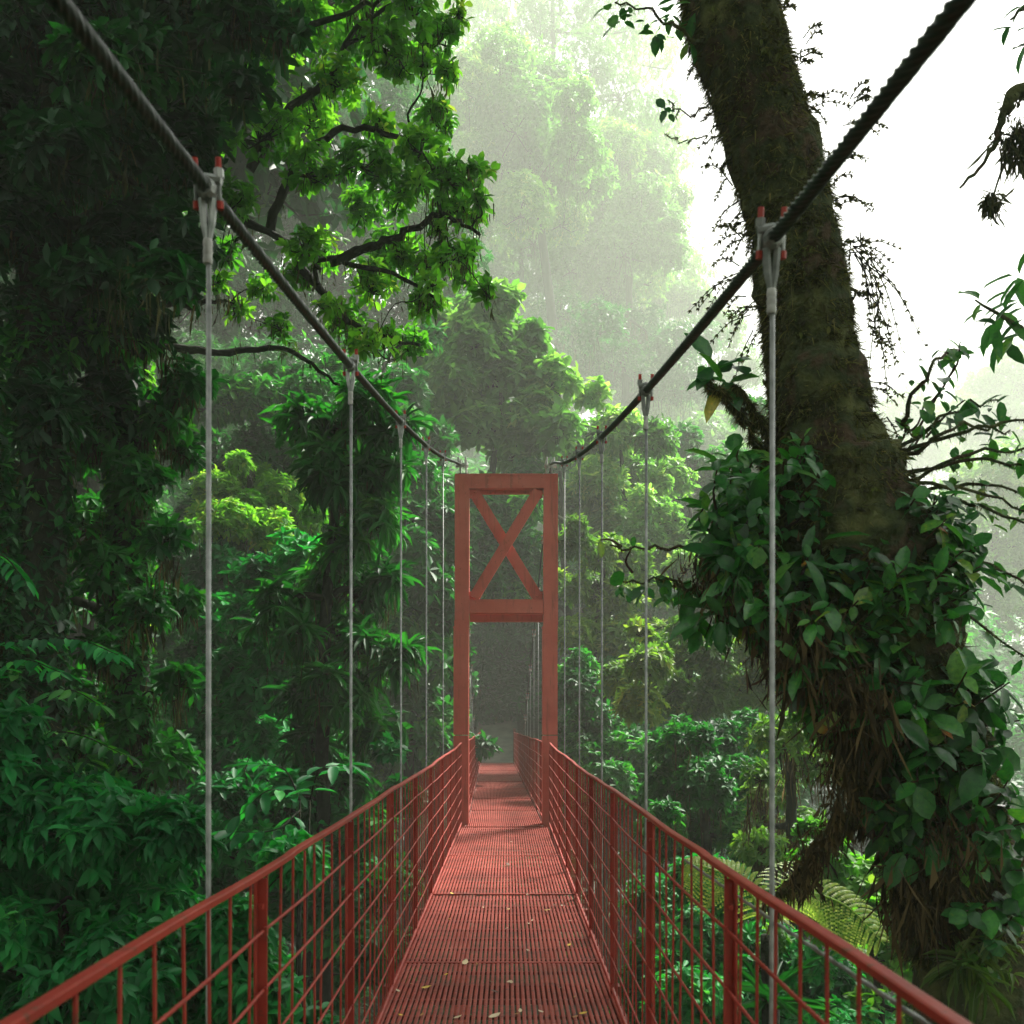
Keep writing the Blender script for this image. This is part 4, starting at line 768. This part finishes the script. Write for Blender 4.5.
fern('pale yellow-green tree fern frond arching above the near right handrail', 770, 935, 7.2, [[(800, 895, -.1), (845, 905, -.2), (885, 945, -.3)], [(745, 885, 0), (715, 870, .1), (685, 862, .2)], [(780, 890, .4), (800, 870, .8), (830, 875, 1.2)]])
def palm(label, px, py, Y, n, L, leaf='leaflit'):
    b = gb(P(px, 0, Y)[0], Y); c = P(px, py, Y); t = tag(empty('palm_shrub', tuple(b)), label, 'palm'); Geo().tube(spline([b, (b + c) / 2, c], 8), .02, 7).build('stem', M['barkdark'], t, loc=b).location = (0, 0, 0)
    G = Geo(); rosettes(G, np.array([c, c + [.05, 0, .04]]), np.array([[0, -.4, 1], [.2, -.2, 1.]]), n, L, .026, TN, (15, 85), .3, stem=.1); G.build('leaves', M[leaf], t, loc=b).location = (0, 0, 0)
palm('small palm-like plant with thin fans seen through the right railing', 768, 1000, 6.3, 9, .36, 'leafmid')
epiphyte('pale grassy tuft on a bough between the two nearest left rods', [(288, 340, -.2, .6), (296, 348, .3, .2), (282, 352, -.5, 0)], .42, 'grass', 11, .02, Y0=LT + .6, tm=TN, jit=.1, droop=1.0, stems=False, name='strap_leaf_tuft', open_=(15, 100), grp=None)
# ---- understory stuff over the slopes
def carpet(name, label, n, xr, yr, L, W, r, mat, k=6, tm=T4, dens=.5, keep=None):
    G = Geo(); x = R.uniform(*xr, n); y = R.uniform(*yr, n)
    for a, c in zip(x, y):
        if keep is not None and not keep(a, c): continue
        z = float(ground_z(np.array(a), np.array(c)))
        rr = r * R.uniform(.6, 1.3); s_ = .6 + .012 * c
        clumps(G, [(np.array([a, c, z + rr * .5]), rr)], L * s_ * 1.6, W * s_ * 1.6, k, tm, dens)
    tag(G.build(name, M[mat]), label, 'undergrowth', kind='stuff')
inside = lambda a, c: abs(a) < .62 * c + 8 and not (abs(a + .25) < 2.9 and 27 < c < 38.5)
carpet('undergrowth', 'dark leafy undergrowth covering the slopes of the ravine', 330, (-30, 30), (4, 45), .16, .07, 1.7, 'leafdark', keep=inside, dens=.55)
carpet('hillside_shrubs', 'misty shrub cover of the hill behind the bridge', 260, (-50, 75), (45, 150), .30, .14, 4.0, 'leafmid', keep=lambda a, c: abs(a) < .6 * c + 6, dens=.4)
carpet('undergrowth', 'dark leafy undergrowth closing the far end of the bridge', 70, (-7, 7), (33.5, 42), .16, .07, 1.5, 'leafdark', keep=lambda a, c: not (abs(a + .25) < 2.6 and c < 38), dens=.8)
# canopy trees added around the camera to block sky light
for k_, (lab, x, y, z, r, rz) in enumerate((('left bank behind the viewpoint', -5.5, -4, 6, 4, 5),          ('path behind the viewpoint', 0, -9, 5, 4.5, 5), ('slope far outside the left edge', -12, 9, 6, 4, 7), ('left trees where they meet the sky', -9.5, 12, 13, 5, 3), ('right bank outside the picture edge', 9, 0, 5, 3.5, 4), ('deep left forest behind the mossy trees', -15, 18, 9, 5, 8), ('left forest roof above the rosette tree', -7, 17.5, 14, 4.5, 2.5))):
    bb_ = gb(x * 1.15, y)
    make_tree('added_shade_tree', 'tall added shade tree over the ' + lab, bb_, [bb_ * .5 + np.array([x, y, z]) * .5, np.array([x, y, z + rz * .5])], .3, .12, dome((x, y, z), r, rz, 30, 1.5, -.9), .42, .24, 'leafdark', 'barkdark', 6, T4, .55, 'shade trees added around the viewpoint', moss=0)
# ------------------------------------------------------------------ haze, light, camera
m, nt, out = newmat('haze'); v = nt.nodes.new('ShaderNodeVolumePrincipled'); v.inputs['Color'].default_value = (.92, .975, .87, 1); v.inputs['Density'].default_value = HAZE; v.inputs['Anisotropy'].default_value = .15
nt.links.new(v.outputs[0], out.inputs['Volume'])
hz = Geo().box((0, 20, 0), (620, 620, 2)); V = hz.v[0]; zlo = float(ground_z(*np.meshgrid(xs, ys)).min()) - 1
hz.v[0][:, 2] = np.where(V[:, 2] < 0, zlo, TOPZ)
tag(hz.build('haze', m, None, False), 'pale mist filling the forest and thickening with distance', 'mist', kind='stuff')
w = bpy.data.worlds.new('World'); bpy.context.scene.world = w; w.use_nodes = True; nt = w.node_tree; bg = nt.nodes['Background']
sky = nt.nodes.new('ShaderNodeTexSky'); sky.sky_type = 'NISHITA'; sky.sun_disc = False; sky.sun_elevation = math.radians(SUN_EL); sky.sun_rotation = math.radians(SUN_AZ); sky.dust_density = 6; sky.air_density = 1
hs = nt.nodes.new('ShaderNodeHueSaturation'); hs.inputs['Saturation'].default_value = .12; nt.links.new(sky.outputs[0], hs.inputs['Color']); nt.links.new(hs.outputs[0], bg.inputs[0]); bg.inputs[1].default_value = SKY
sl = bpy.data.lights.new('sun', 'SUN'); sl.energy = SUN; sl.angle = math.radians(SUN_ANG); sl.color = (1, .95, .86); so = bpy.data.objects.new('sun', sl); C.objects.link(so)
el, az = math.radians(SUN_EL), math.radians(SUN_AZ); from mathutils import Vector
so.rotation_euler = Vector((-math.sin(az) * math.cos(el), -math.cos(az) * math.cos(el), -math.sin(el))).to_track_quat('-Z', 'Y').to_euler()
cd = bpy.data.cameras.new('camera'); co = bpy.data.objects.new('camera', cd); C.objects.link(co); co.location = (0, 0, EYE); co.rotation_euler = (math.pi / 2, 0, 0)
cd.sensor_width = 36; cd.lens = F / 1024 * 36; cd.shift_x = (512 - CX) / 1024; cd.shift_y = (CY - 512) / 1024; cd.clip_start = .05; cd.clip_end = 2000
cd.dof.use_dof = True; cd.dof.focus_distance = 13; cd.dof.aperture_fstop = 6.3
sc = bpy.context.scene; sc.camera = co; sc.view_settings.view_transform = 'Standard'; sc.view_settings.look = 'None'; sc.view_settings.exposure = EXPO; sc.view_settings.gamma = 1
cy = sc.cycles; cy.max_bounces = 6; cy.diffuse_bounces = 3; cy.glossy_bounces = 2; cy.transmission_bounces = 3; cy.volume_bounces = 1; cy.use_denoising = True; cy.use_adaptive_sampling = True; cy.sample_clamp_indirect = 6
